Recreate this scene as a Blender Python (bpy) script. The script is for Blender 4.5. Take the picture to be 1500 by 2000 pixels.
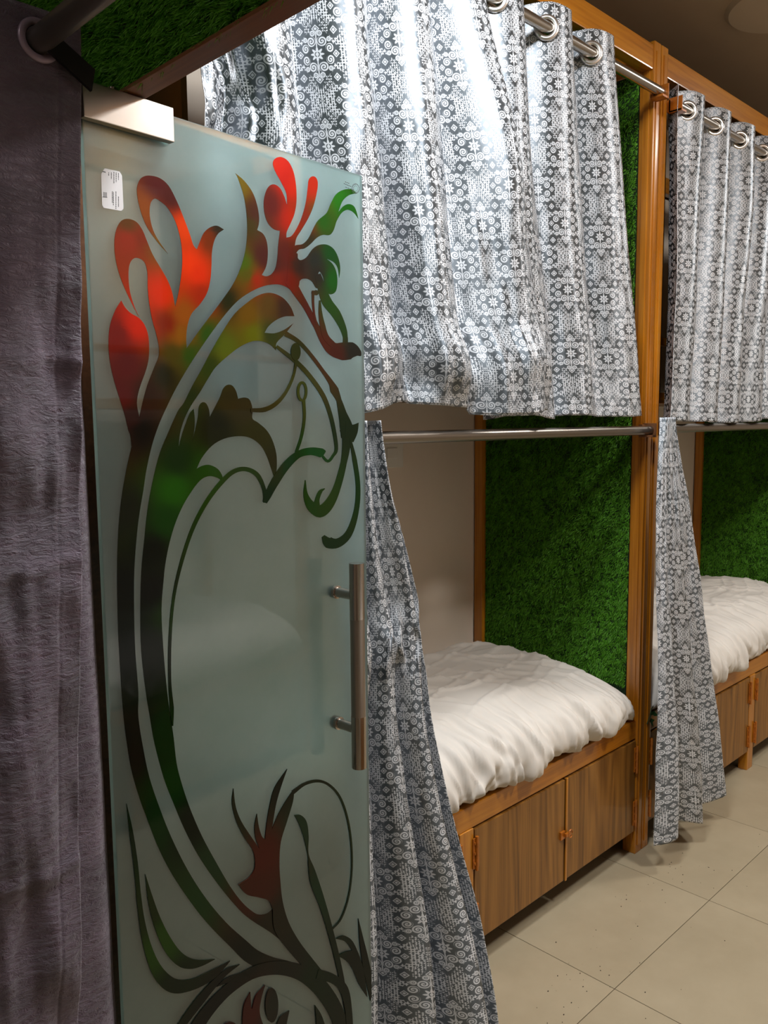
import bpy, bmesh, math, random
import numpy as np
from mathutils import Vector, Matrix
from mathutils.geometry import tessellate_polygon

for o in list(bpy.data.objects):
    bpy.data.objects.remove(o)
SC = bpy.context.scene
COL = SC.collection
rng = np.random.default_rng(7)
random.seed(7)

# ------------------------------------------------------------------ camera
# world: X along the bunk row (away to the right), Y towards the bunks, Z up
EYE = Vector((0.0, 0.0, 1.57))
FPX = 1625.0
CAMR = np.array([[0.71004767, -0.08262373, 0.69928937],
                 [-0.70409455, -0.07044598, 0.70660331],
                 [-0.00912007, -0.99408786, -0.10819492]])   # columns: right, down, forward
cd = bpy.data.cameras.new('camera')
cam = bpy.data.objects.new('camera', cd)
COL.objects.link(cam)
cd.sensor_fit = 'HORIZONTAL'
cd.sensor_width = 36.0
cd.lens = FPX / 1500.0 * 36.0
cd.clip_start = 0.02
m = Matrix.Identity(4)
for r in range(3):
    m[r][0] = CAMR[r, 0]
    m[r][1] = -CAMR[r, 1]
    m[r][2] = -CAMR[r, 2]
    m[r][3] = EYE[r]
cam.matrix_world = m
SC.camera = cam

# ------------------------------------------------------------------ world, lights, exposure
W_ = bpy.data.worlds.new('world')
SC.world = W_
W_.use_nodes = True
W_.node_tree.nodes['Background'].inputs[0].default_value = (0.9, 0.95, 1.0, 1)
W_.node_tree.nodes['Background'].inputs[1].default_value = 0.05
SC.view_settings.view_transform = 'Standard'
SC.view_settings.look = 'None'
SC.view_settings.gamma = 1.0
SC.view_settings.use_curve_mapping = False
SC.view_settings.exposure = -0.22
CEIL = 3.05
LAMPS = [  # x, y, size x, size y, watts, colour
    (1.20, 0.88, 0.36, 0.36, 46.0, (0.95, 0.98, 1.0)),
    (2.30, -0.12, 0.36, 0.36, 44.0, (1.0, 0.97, 0.93)),
    (4.20, 0.30, 0.36, 0.36, 36.0, (1.0, 0.97, 0.92)),
    (-0.90, 0.50, 0.36, 0.36, 6.0, (1.0, 0.97, 0.92)),  # added fill behind the viewer, lifts the header turf and mauve curtain
]
for i, (x, y, sx, sy, w, c) in enumerate(LAMPS):
    ld = bpy.data.lights.new('ceiling_lamp_light', 'AREA')
    ld.shape = 'RECTANGLE'
    ld.size, ld.size_y = sx * 0.92, sy * 0.92
    ld.energy = w
    ld.color = c
    lo = bpy.data.objects.new('ceiling_lamp_light', ld)
    lo.location = (x, y, CEIL - 0.045)
    COL.objects.link(lo)
try:
    SC.cycles.use_denoising = True
    SC.cycles.max_bounces = 6
    SC.cycles.diffuse_bounces = 3
    SC.cycles.glossy_bounces = 3
    SC.cycles.use_adaptive_sampling = True
    SC.cycles.adaptive_threshold = 0.045
    SC.cycles.transmission_bounces = 5
    SC.cycles.sample_clamp_indirect = 6.0
    SC.cycles.caustics_reflective = False
    SC.cycles.caustics_refractive = False
except Exception:
    pass

# ------------------------------------------------------------------ material helpers
def srgb(r, g, b):
    f = lambda v: (v / 255 / 12.92) if v / 255 <= 0.04045 else ((v / 255 + 0.055) / 1.055) ** 2.4
    return (f(r), f(g), f(b), 1.0)

def new_mat(name):
    mt = bpy.data.materials.new(name)
    mt.use_nodes = True
    nt = mt.node_tree
    return mt, nt, nt.nodes['Principled BSDF']

def node(nt, kind, **kw):
    n = nt.nodes.new(kind)
    for k, v in kw.items():
        setattr(n, k, v)
    return n

class E:
    """tiny expression builder over Math nodes"""
    nt = None
    def __init__(s, sock): s.s = sock
    @staticmethod
    def op(o, *a, clamp=False):
        n = E.nt.nodes.new('ShaderNodeMath')
        n.operation = o
        n.use_clamp = clamp
        for i, v in enumerate(a):
            if isinstance(v, E): E.nt.links.new(v.s, n.inputs[i])
            else: n.inputs[i].default_value = v
        return E(n.outputs[0])
    def __add__(s, o): return E.op('ADD', s, o)
    __radd__ = __add__
    def __sub__(s, o): return E.op('SUBTRACT', s, o)
    def __rsub__(s, o): return E.op('SUBTRACT', o, s)
    def __mul__(s, o): return E.op('MULTIPLY', s, o)
    __rmul__ = __mul__
    def __truediv__(s, o): return E.op('DIVIDE', s, o)
def eabs(a): return E.op('ABSOLUTE', a)
def emax(a, b): return E.op('MAXIMUM', a, b)
def emin(a, b): return E.op('MINIMUM', a, b)
def efloormod(a, b): return E.op('FLOORED_MODULO', a, b)
def elen(a, b): return E.op('SQRT', a * a + b * b)
def esin(a): return E.op('SINE', a)
def ecos(a): return E.op('COSINE', a)
def eless(d, t, soft):   # 1 where d < t, soft edge
    return E.op('MULTIPLY_ADD', d, -1.0 / soft, t / soft + 0.5, clamp=True)

def bump(nt, bsdf, height_sock, strength, dist):
    b = node(nt, 'ShaderNodeBump')
    b.inputs['Strength'].default_value = strength
    b.inputs['Distance'].default_value = dist
    nt.links.new(height_sock, b.inputs['Height'])
    nt.links.new(b.outputs[0], bsdf.inputs['Normal'])

def ramp(nt, fac, stops):
    r = node(nt, 'ShaderNodeValToRGB')
    el = r.color_ramp.elements
    while len(el) < len(stops): el.new(0.5)
    for e_, (p, c) in zip(el, stops):
        e_.position = p
        e_.color = c
    nt.links.new(fac, r.inputs[0])
    return r.outputs[0]

def noise(nt, vec, scale, detail=4, rough=0.55, dist=0.0):
    n = node(nt, 'ShaderNodeTexNoise')
    n.inputs['Scale'].default_value = scale
    n.inputs['Detail'].default_value = detail
    n.inputs['Roughness'].default_value = rough
    n.inputs['Distortion'].default_value = dist
    if vec is not None: nt.links.new(vec, n.inputs['Vector'])
    return n.outputs[0]

def coord(nt, scale=(1, 1, 1), kind='Object', loc=(0, 0, 0)):
    t = node(nt, 'ShaderNodeTexCoord')
    mp = node(nt, 'ShaderNodeMapping')
    mp.inputs['Scale'].default_value = scale
    mp.inputs['Location'].default_value = loc
    nt.links.new(t.outputs[kind], mp.inputs[0])
    return mp.outputs[0]

def simple(name, col, rough=0.5, metal=0.0, noise_scale=None, var=0.15, bump_s=0.0, coat=0.0):
    mt, nt, b = new_mat(name)
    b.inputs['Roughness'].default_value = rough
    b.inputs['Metallic'].default_value = metal
    b.inputs['Coat Weight'].default_value = coat
    if noise_scale:
        f = noise(nt, coord(nt), noise_scale)
        lo = tuple(c * (1 - var) for c in col[:3]) + (1,)
        hi = tuple(min(1, c * (1 + var)) for c in col[:3]) + (1,)
        nt.links.new(ramp(nt, f, [(0.3, lo), (0.7, hi)]), b.inputs['Base Color'])
        if bump_s: bump(nt, b, f, bump_s, 0.002)
    else:
        b.inputs['Base Color'].default_value = col
    return mt

def wood(name, axis, dark, mid, light, rough=0.35, coat=0.3, fine=90.0, long=3.0):
    mt, nt, b = new_mat(name)
    sc = [fine, fine, fine]
    sc['xyz'.index(axis)] = long
    v = coord(nt, tuple(sc))
    f = noise(nt, v, 1.0, 5, 0.6, 0.4)
    sc2 = [9.0] * 3
    sc2['xyz'.index(axis)] = 1.2
    f2 = noise(nt, coord(nt, tuple(sc2)), 1.0, 3, 0.5)
    mx = node(nt, 'ShaderNodeMath', operation='MULTIPLY_ADD')
    nt.links.new(f2, mx.inputs[0]); mx.inputs[1].default_value = 0.6
    mm = node(nt, 'ShaderNodeMath', operation='MULTIPLY')
    nt.links.new(f, mm.inputs[0]); mm.inputs[1].default_value = 0.5
    nt.links.new(mm.outputs[0], mx.inputs[2])
    c = ramp(nt, mx.outputs[0], [(0.32, dark), (0.52, mid), (0.75, light)])
    nt.links.new(c, b.inputs['Base Color'])
    b.inputs['Roughness'].default_value = rough
    b.inputs['Coat Weight'].default_value = coat
    b.inputs['Coat Roughness'].default_value = 0.15
    bump(nt, b, f, 0.12, 0.001)
    return mt

HON = (srgb(116, 66, 10), srgb(174, 106, 20), srgb(206, 138, 38))
M = {}
M['wood_z'] = wood('honey_wood_upright', 'z', *HON, rough=0.28, coat=0.6)
M['wood_x'] = wood('honey_wood_lengthwise', 'x', *HON, rough=0.3, coat=0.5)
M['wood_y'] = wood('honey_wood_crosswise', 'y', *HON, rough=0.3, coat=0.5)
M['wood_brown'] = wood('brown_header_wood', 'y', srgb(70, 38, 18), srgb(112, 66, 36), srgb(140, 88, 52), rough=0.45, coat=0.1)

def laminate():
    mt, nt, b = new_mat('teak_grain_laminate')
    t = node(nt, 'ShaderNodeTexCoord')
    oi = node(nt, 'ShaderNodeObjectInfo')
    sh = node(nt, 'ShaderNodeVectorMath', operation='MULTIPLY_ADD')
    nt.links.new(oi.outputs['Random'], sh.inputs[0])
    sh.inputs[1].default_value = (2.3, 0.0, 5.1)
    nt.links.new(t.outputs['Object'], sh.inputs[2])
    mp = node(nt, 'ShaderNodeMapping'); mp.inputs['Scale'].default_value = (4.2, 1.0, 0.30)
    nt.links.new(sh.outputs[0], mp.inputs[0])
    base = noise(nt, mp.outputs[0], 1.3, 2, 0.45, 0.3)
    mul = node(nt, 'ShaderNodeMath', operation='MULTIPLY'); nt.links.new(base, mul.inputs[0]); mul.inputs[1].default_value = 130.0
    sn = node(nt, 'ShaderNodeMath', operation='SINE'); nt.links.new(mul.outputs[0], sn.inputs[0])
    mp2 = node(nt, 'ShaderNodeMapping'); mp2.inputs['Scale'].default_value = (260, 1, 5)
    nt.links.new(sh.outputs[0], mp2.inputs[0])
    fib = noise(nt, mp2.outputs[0], 1.0, 4, 0.6)
    mp3 = node(nt, 'ShaderNodeMapping'); mp3.inputs['Scale'].default_value = (22, 1, 0.8)
    nt.links.new(sh.outputs[0], mp3.inputs[0])
    broad = noise(nt, mp3.outputs[0], 1.0, 3, 0.55)
    E.nt = nt
    v = E(sn.outputs[0]) * 0.065 + E(fib) * 0.40 + E(broad) * 0.5 + 0.04
    c = ramp(nt, v.s, [(0.26, srgb(72, 42, 12)), (0.45, srgb(130, 86, 32)), (0.70, srgb(164, 114, 50))])
    nt.links.new(c, b.inputs['Base Color'])
    b.inputs['Roughness'].default_value = 0.42
    b.inputs['Coat Weight'].default_value = 0.15
    bump(nt, b, fib, 0.08, 0.0006)
    return mt
M['laminate'] = laminate()
M['paint_metal'] = simple('honey_painted_steel', srgb(170, 96, 22), 0.35, 0.1, 60, 0.25, 0.2, 0.4)
M['wall'] = simple('warm_beige_paint', srgb(228, 214, 198), 0.7, 0, 5, 0.03)
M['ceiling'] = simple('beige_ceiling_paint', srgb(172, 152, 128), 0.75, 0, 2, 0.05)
M['plate'] = simple('white_plastic', srgb(225, 222, 214), 0.4)
M['disc'] = simple('pale_ceiling_disc', srgb(188, 172, 150), 0.7)
M['dark_board'] = simple('dark_board', srgb(46, 34, 24), 0.7, 0, 20, 0.2)
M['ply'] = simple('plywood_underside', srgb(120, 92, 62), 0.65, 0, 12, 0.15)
M['steel'] = simple('brushed_stainless', (0.56, 0.53, 0.50, 1), 0.3, 1.0)
M['grip'] = simple('brushed_bronze_steel', (0.40, 0.35, 0.31, 1), 0.34, 1.0)
M['chrome'] = simple('polished_stainless', (0.50, 0.45, 0.41, 1), 0.16, 1.0)
M['rod_steel'] = simple('stainless_tube', (0.50, 0.47, 0.43, 1), 0.24, 1.0)
M['rod_low'] = simple('smoky_stainless_tube', (0.27, 0.24, 0.21, 1), 0.3, 1.0)
M['rod_dark'] = simple('dull_dark_steel', (0.20, 0.18, 0.165, 1), 0.38, 0.9)
M['eyelet'] = simple('satin_nickel_eyelet', (0.72, 0.70, 0.67, 1), 0.28, 1.0)
M['eyelet_purple'] = simple('mauve_plastic_eyelet', srgb(150, 132, 148), 0.35, 0.3)
M['bracket_black'] = simple('black_iron', srgb(24, 22, 22), 0.5, 0.4)
M['paper'] = simple('white_label_paper', srgb(226, 224, 226), 0.6)
M['ink'] = simple('dark_print', srgb(50, 50, 56), 0.7)
M['leaf'] = simple('artificial_leaf', srgb(26, 58, 24), 0.5, 0, 40, 0.4)
M['crumb'] = simple('dark_crumb', srgb(52, 42, 32), 0.9)
M['grout'] = simple('grey_grout', srgb(116, 106, 90), 0.9)
M['bronze'] = simple('dull_painted_plastic', srgb(110, 70, 40), 0.5)

def tile_mat():
    mt, nt, b = new_mat('cream_vitrified_tile')
    v = coord(nt)
    f = noise(nt, v, 3.0, 5, 0.6)
    c = ramp(nt, f, [(0.3, srgb(160, 146, 120)), (0.7, srgb(174, 160, 134))])
    nt.links.new(c, b.inputs['Base Color'])
    b.inputs['Roughness'].default_value = 0.42
    b.inputs['Specular IOR Level'].default_value = 0.35
    return mt
M['tile'] = tile_mat()

def sheet_mat():
    mt, nt, b = new_mat('white_cotton_sheet')
    f = noise(nt, coord(nt), 700, 2)
    b.inputs['Base Color'].default_value = srgb(218, 212, 204)
    b.inputs['Roughness'].default_value = 0.75
    b.inputs['Sheen Weight'].default_value = 0.2
    bump(nt, b, f, 0.06, 0.0008)
    return mt
M['sheet'] = sheet_mat()

def turf_mat(name, k=1.0):
    mt, nt, b = new_mat(name)
    v = coord(nt)
    f = noise(nt, v, 160, 3, 0.7)
    s = lambda r, g, bb: tuple(x * k for x in srgb(r, g, bb)[:3]) + (1,)
    c = ramp(nt, f, [(0.3, s(62, 122, 22)), (0.5, s(94, 164, 38)), (0.72, s(136, 196, 72))])
    nt.links.new(c, b.inputs['Base Color'])
    b.inputs['Roughness'].default_value = 0.5
    b.inputs['Specular IOR Level'].default_value = 0.35
    return mt
M['turf'] = turf_mat('artificial_turf_blades')
M['turf_back'] = simple('turf_backing', srgb(16, 44, 12), 0.9)

# ---- silver damask curtain cloth, pattern built from the cloth's own UV (metres)
def damask(name):
    mt, nt, b = new_mat(name)
    E.nt = nt
    uv = node(nt, 'ShaderNodeUVMap')
    sp = node(nt, 'ShaderNodeSeparateXYZ')
    nt.links.new(uv.outputs[0], sp.inputs[0])
    u, v = E(sp.outputs[0]), E(sp.outputs[1])
    TW, TH = 0.150, 0.178
    u = u * (1 / 0.98); v = v * (1 / 1.02)
    ax = eabs(efloormod(u, TW) - TW / 2)
    ay = eabs(efloormod(v, TH) - TH / 2)
    d0 = ax * (2 / TW) + ay * (2 / TH)
    flip = E.op('GREATER_THAN', d0, 1.0)
    ax = ax + flip * (TW / 2 - ax - ax)
    ay = ay + flip * (TH / 2 - ay - ay)
    d = ax * (2 / TW) + ay * (2 / TH)          # 0 centre .. 1 lattice line
    r = elen(ax, ay)
    th = E.op('ARCTAN2', ay, ax)
    pet = r / (0.0105 + 0.0032 * ecos(th * 8.0))
    flower = eless(pet, 1.0, 0.12) * (1 - eless(eabs(r - 0.0042), 0.0009, 0.0008))
    def ringdot(cx, cy, R, w, sx=1.0):
        q = elen((ax - cx) * sx, ay - cy)
        return emax(eless(eabs(q - R), w, 0.0012), eless(q, R * 0.38, 0.0012))
    def dia(cx, cy, R):
        q = eabs(ax - cx) + eabs(ay - cy)
        return eless(q, R, 0.0012) * (1 - eless(eabs(q - R * 0.55), 0.0010, 0.001))
    L = flower
    def scroll(cx, cy, R, turn):
        dx, dy = ax - cx, ay - cy
        q = elen(dx, dy)
        sp_ = efloormod(q / 0.0050 + turn * E.op('ARCTAN2', dy, dx) * (1 / (2 * math.pi)), 1.0)
        return eless(eabs(sp_ - 0.5), 0.31, 0.12) * eless(q, R, 0.0012)
    L = emax(L, scroll(0.0108, 0.0245, 0.0098, 1.0))
    L = emax(L, scroll(0.0258, 0.0108, 0.0090, -1.0))
    L = emax(L, ringdot(0.0250, 0.0275, 0.0036, 0.0014))
    L = emax(L, ringdot(0.0070, 0.0395, 0.0040, 0.0014))
    L = emax(L, eless(ax, 0.0011, 0.0006) * eless(ay, 0.042, 0.002))
    L = emax(L, dia(0.0, 0.0480, 0.0080))
    L = emax(L, dia(0.0400, 0.0, 0.0075))
    # lace border of the diamond with scalloped inner edge
    sc_ = d + 0.055 * ecos(th * 10.0) + 0.03 * ecos(ax * 900.0)
    lace = E.op('MULTIPLY_ADD', sc_, 1 / 0.05, -0.69 / 0.05, clamp=True)
    lines = eless(esin(u * (2 * math.pi / 0.0046)), 0.55, 0.5)
    knots = eless(esin(ax * 560.0) * esin(ay * 520.0), 0.42, 0.25)
    rings = eless(esin((ax + ay) * 620.0) * esin((ax - ay) * 620.0), 0.35, 0.2)
    fill = emin(knots, emax(lines, eless(ay, 0.030, 0.004)))
    fill = emin(fill, rings)
    L = emax(L, lace * fill)
    # dark pockets with buds on the lattice crossings
    pk = elen(ax - TW / 4, (ay - TH / 4) * 0.8)
    pocket = eless(pk, 0.0125, 0.002)
    L = L * (1 - pocket)
    L = emax(L, dia(TW / 4, TH / 4, 0.0082))
    # woven slub
    mp = node(nt, 'ShaderNodeMapping'); mp.inputs['Scale'].default_value = (60, 900, 1)
    nt.links.new(uv.outputs[0], mp.inputs[0])
    slub = E(noise(nt, mp.outputs[0], 1.0, 3, 0.6))
    L2 = E.op('MULTIPLY', L, 0.80 + 0.4 * slub, clamp=True)
    c = ramp(nt, L2.s, [(0.05, srgb(112, 118, 124)), (0.5, srgb(168, 173, 180)), (1.0, srgb(220, 223, 229))])
    nt.links.new(c, b.inputs['Base Color'])
    met = 0.90 - 0.52 * L
    nt.links.new(met.s, b.inputs['Metallic'])
    ro = 0.40 + 0.08 * L + 0.10 * slub
    nt.links.new(ro.s, b.inputs['Roughness'])
    # satin floats run across the cloth: the sheen stretches up and down the folds
    tg = node(nt, 'ShaderNodeTangent', direction_type='UV_MAP')
    tg.uv_map = 'UVMap'
    nt.links.new(tg.outputs[0], b.inputs['Tangent'])
    b.inputs['Anisotropic'].default_value = 0.85
    b.inputs['Anisotropic Rotation'].default_value = 0.25
    h = L * 0.6 + slub * 0.5
    bump(nt, b, h.s, 0.15, 0.0010)
    return mt
M['damask'] = damask('silver_damask_cloth')

def purple_mat():
    mt, nt, b = new_mat('mauve_embossed_velvet')
    v = coord(nt, (40, 40, 95))
    f = noise(nt, v, 1.0, 5, 0.7, 1.2)
    f2 = noise(nt, coord(nt), 9, 3)
    c = ramp(nt, f2, [(0.3, srgb(66, 54, 66)), (0.7, srgb(98, 81, 97))])
    nt.links.new(c, b.inputs['Base Color'])
    b.inputs['Roughness'].default_value = 0.55
    b.inputs['Sheen Weight'].default_value = 0.35
    b.inputs['Sheen Roughness'].default_value = 0.4
    bump(nt, b, f, 0.7, 0.010)
    return mt
M['purple'] = purple_mat()

def glass_mat():
    mt, nt, b = new_mat('frosted_green_glass')
    f = noise(nt, coord(nt), 14, 5, 0.65)
    c = ramp(nt, f, [(0.3, (0.44, 0.70, 0.68, 1)), (0.7, (0.53, 0.78, 0.77, 1))])
    nt.links.new(c, b.inputs['Base Color'])
    b.inputs['Transmission Weight'].default_value = 0.97
    b.inputs['Roughness'].default_value = 0.46
    b.inputs['IOR'].default_value = 1.45
    b.inputs['Coat Weight'].default_value = 0.9
    b.inputs['Coat Roughness'].default_value = 0.02
    b.inputs['Coat IOR'].default_value = 1.65
    return mt
M['glass'] = glass_mat()
M['glass_edge'] = simple('green_glass_edge', srgb(110, 142, 126), 0.25, 0, None)

def motif_mat():
    mt, nt, b = new_mat('translucent_colour_film')
    a = node(nt, 'ShaderNodeVertexColor', layer_name='film')
    nt.links.new(a.outputs[0], b.inputs['Base Color'])
    b.inputs['Roughness'].default_value = 0.35
    b.inputs['Coat Weight'].default_value = 0.25
    b.inputs['Coat Roughness'].default_value = 0.03
    b.inputs['Specular IOR Level'].default_value = 0.08
    return mt
M['motif'] = motif_mat()

def emit_mat():
    mt, nt, b = new_mat('lamp_diffuser')
    b.inputs['Base Color'].default_value = (1, 1, 1, 1)
    b.inputs['Emission Color'].default_value = (1, 0.97, 0.92, 1)
    b.inputs['Emission Strength'].default_value = 3.0
    return mt
M['lamp'] = emit_mat()

# ------------------------------------------------------------------ object helpers
def link(o, parent=None):
    COL.objects.link(o)
    if parent is not None: o.parent = parent
    return o

def tag(o, label=None, cat=None, group=None, kind=None):
    if label: o['label'] = label
    if cat: o['category'] = cat
    if group: o['group'] = group
    if kind: o['kind'] = kind
    return o

def empty(name, loc=(0, 0, 0), rz=0.0):
    o = bpy.data.objects.new(name, None)
    o.location = loc
    o.rotation_euler = (0, 0, rz)
    o.empty_display_size = 0.1
    return link(o)

def mesh_obj(name, verts, faces, mat, parent=None, smooth=False):
    me = bpy.data.meshes.new(name)
    me.from_pydata([tuple(map(float, v)) for v in verts], [], [tuple(int(i) for i in f) for f in faces])
    if mat: me.materials.append(M[mat])
    if smooth: me.polygons.foreach_set('use_smooth', [True] * len(me.polygons))
    me.update()
    return link(bpy.data.objects.new(name, me), parent)

def bm_obj(name, bm, mat, parent=None, smooth=False):
    me = bpy.data.meshes.new(name)
    bm.to_mesh(me); bm.free()
    if mat: me.materials.append(M[mat])
    if smooth: me.polygons.foreach_set('use_smooth', [True] * len(me.polygons))
    return link(bpy.data.objects.new(name, me), parent)

def add_box(bm, lo, hi, bev=0.0):
    r = bmesh.ops.create_cube(bm, size=1.0)
    vs = r['verts']
    for v in vs:
        v.co = Vector([lo[i] if v.co[i] < 0 else hi[i] for i in range(3)])
    if bev > 0:
        es = list({e for v in vs for e in v.link_edges})
        bmesh.ops.bevel(bm, geom=es, offset=bev, segments=2, affect='EDGES', profile=0.7)

def box(name, lo, hi, mat, parent=None, bev=0.003):
    bm = bmesh.new()
    add_box(bm, lo, hi, bev)
    return bm_obj(name, bm, mat, parent)

def tube_bm(bm, pts, rad, seg=16, cap=True):
    pts = [Vector(p) for p in pts]
    rings = []
    for i, p in enumerate(pts):
        t = (pts[min(i + 1, len(pts) - 1)] - pts[max(i - 1, 0)]).normalized()
        a = t.orthogonal().normalized() if i == 0 else (rings[-1][1] - t * rings[-1][1].dot(t)).normalized()
        b_ = t.cross(a)
        rr = rad[i] if isinstance(rad, (list, tuple)) else rad
        rings.append(([bm.verts.new(p + (a * math.cos(2 * math.pi * k / seg) + b_ * math.sin(2 * math.pi * k / seg)) * rr) for k in range(seg)], a))
    for i in range(len(pts) - 1):
        A, B = rings[i][0], rings[i + 1][0]
        for k in range(seg):
            bm.faces.new((A[k], A[(k + 1) % seg], B[(k + 1) % seg], B[k]))
    if cap:
        bm.faces.new(list(reversed(rings[0][0])))
        bm.faces.new(rings[-1][0])
    bmesh.ops.recalc_face_normals(bm, faces=bm.faces[:])
    for e_ in bm.edges:
        if len(e_.link_faces) == 2 and e_.calc_face_angle(0.0) > 0.7: e_.smooth = False

def tube(name, pts, rad, mat, parent=None, seg=16):
    bm = bmesh.new()
    tube_bm(bm, pts, rad, seg)
    o = bm_obj(name, bm, mat, parent, True)
    for p in o.data.polygons:
        if len(p.vertices) > 4: p.use_smooth = False
    return o

def ring(name, c, axis, R, r, mat, parent=None, flat=0.6):
    axis = Vector(axis).normalized()
    a = axis.orthogonal().normalized(); b_ = axis.cross(a)
    vs, fs = [], []
    n1, n2 = 32, 8
    for i in range(n1):
        t = 2 * math.pi * i / n1
        d = a * math.cos(t) + b_ * math.sin(t)
        for j in range(n2):
            s = 2 * math.pi * j / n2
            vs.append(Vector(c) + d * (R + r * math.cos(s)) + axis * (r * flat * math.sin(s)))
    for i in range(n1):
        for j in range(n2):
            fs.append((i * n2 + j, ((i + 1) % n1) * n2 + j, ((i + 1) % n1) * n2 + (j + 1) % n2, i * n2 + (j + 1) % n2))
    return mesh_obj(name, vs, fs, mat, parent, True)

def copy_tree(o, parent=None):
    c = o.copy()
    COL.objects.link(c)
    if parent is not None:
        c.parent = parent
    for ch in list(o.children):
        copy_tree(ch, c)
    return c

# value noise for real relief
_tab = rng.random((256, 256))
def vnoise(x, y):
    x = np.asarray(x, float); y = np.asarray(y, float)
    xi = np.floor(x).astype(int); yi = np.floor(y).astype(int)
    fx = x - xi; fy = y - yi
    fx = fx * fx * (3 - 2 * fx); fy = fy * fy * (3 - 2 * fy)
    g = lambda a, b_: _tab[a % 256, b_ % 256]
    return ((g(xi, yi) * (1 - fx) + g(xi + 1, yi) * fx) * (1 - fy) + (g(xi, yi + 1) * (1 - fx) + g(xi + 1, yi + 1) * fx) * fy) * 2 - 1
def fbm(x, y, n=3):
    s, a = 0, 1.0
    for i in range(n):
        s = s + a * vnoise(x * 2 ** i + 17 * i, y * 2 ** i + 31 * i)
        a *= 0.5
    return s
def sstep(a, b_, x):
    t = np.clip((np.asarray(x, float) - a) / (b_ - a), 0, 1)
    return t * t * (3 - 2 * t)

# ------------------------------------------------------------------ room shell
WALLY = 2.14
XA, XB, YA = -2.3, 6.9, -1.04
floor = box('floor', (XA, YA, -0.06), (XB, WALLY, -0.004), 'grout', None, 0)
tag(floor, 'cream tiled floor of the dormitory aisle', None, None, 'structure')
TS, GX, GY = 0.6, 1.958, 1.087
tile_me = {}
i0, i1 = math.floor((XA - GX) / TS), math.ceil((XB - GX) / TS)
j0, j1 = math.floor((YA - GY) / TS), math.ceil((WALLY - GY) / TS)
for i in range(i0, i1):
    for j in range(j0, j1):
        x0, x1 = max(XA, GX + i * TS), min(XB, GX + (i + 1) * TS)
        y0, y1 = max(YA, GY + j * TS), min(WALLY, GY + (j + 1) * TS)
        key = (round(x1 - x0, 3), round(y1 - y0, 3))
        if key[0] < 0.02 or key[1] < 0.02: continue
        if key not in tile_me:
            bm = bmesh.new()
            add_box(bm, (0.0011, 0.0011, -0.006), (key[0] - 0.0011, key[1] - 0.0011, 0.0), 0.0008)
            me = bpy.data.meshes.new('tile'); bm.to_mesh(me); bm.free()
            me.materials.append(M['tile'])
            tile_me[key] = me
        t = bpy.data.objects.new('tile', tile_me[key])
        t.location = (x0, y0, 0)
        link(t, floor)
def struct(name, lo, hi, mat, label):
    o = box(name, lo, hi, mat, None, 0)
    return tag(o, label, None, None, 'structure')
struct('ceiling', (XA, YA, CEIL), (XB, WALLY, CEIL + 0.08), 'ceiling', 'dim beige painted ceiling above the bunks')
struct('wall_back', (XA, WALLY, 0), (XB, WALLY + 0.1, CEIL), 'wall', 'beige painted wall behind the bunk row')
struct('wall_front', (XA, YA - 0.1, 0), (XB, YA, CEIL), 'wall', 'beige wall on the other side of the aisle')
struct('wall_left', (XA - 0.1, YA, 0), (XA, WALLY, CEIL), 'wall', 'beige end wall behind the viewer')
struct('wall_right', (XB, YA, 0), (XB + 0.1, WALLY, CEIL), 'wall', 'beige far end wall of the aisle')

# round disc in a paler tone on the ceiling
bm = bmesh.new()
bmesh.ops.create_cone(bm, cap_ends=True, segments=64, radius1=0.20, radius2=0.215, depth=0.012, matrix=Matrix.Translation((3.28, 1.22, CEIL - 0.006)))
o = bm_obj('ceiling_disc', bm, 'disc')
tag(o, 'pale round disc on the ceiling, at upper right corner', 'ceiling plate')

# ceiling lamps
for i, (x, y, sx, sy, w, c) in enumerate(LAMPS):
    e = empty('ceiling_lamp', (x, y, CEIL))
    lab = ['slim white ceiling lamp above the glass door', 'slim white ceiling lamp over the middle of the aisle', 'slim white ceiling lamp above the farther bunk bed', 'slim white fill lamp added on the ceiling behind the viewer'][i]
    tag(e, lab, 'lamp', 'ceiling lamps along the aisle')
    box('lamp_housing', (-sx / 2 - 0.012, -sy / 2 - 0.012, -0.03), (sx / 2 + 0.012, sy / 2 + 0.012, 0.0), 'plate', e)
    box('diffuser', (-sx / 2, -sy / 2, -0.036), (sx / 2, sy / 2, -0.03), 'lamp', e, 0.001)

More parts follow.
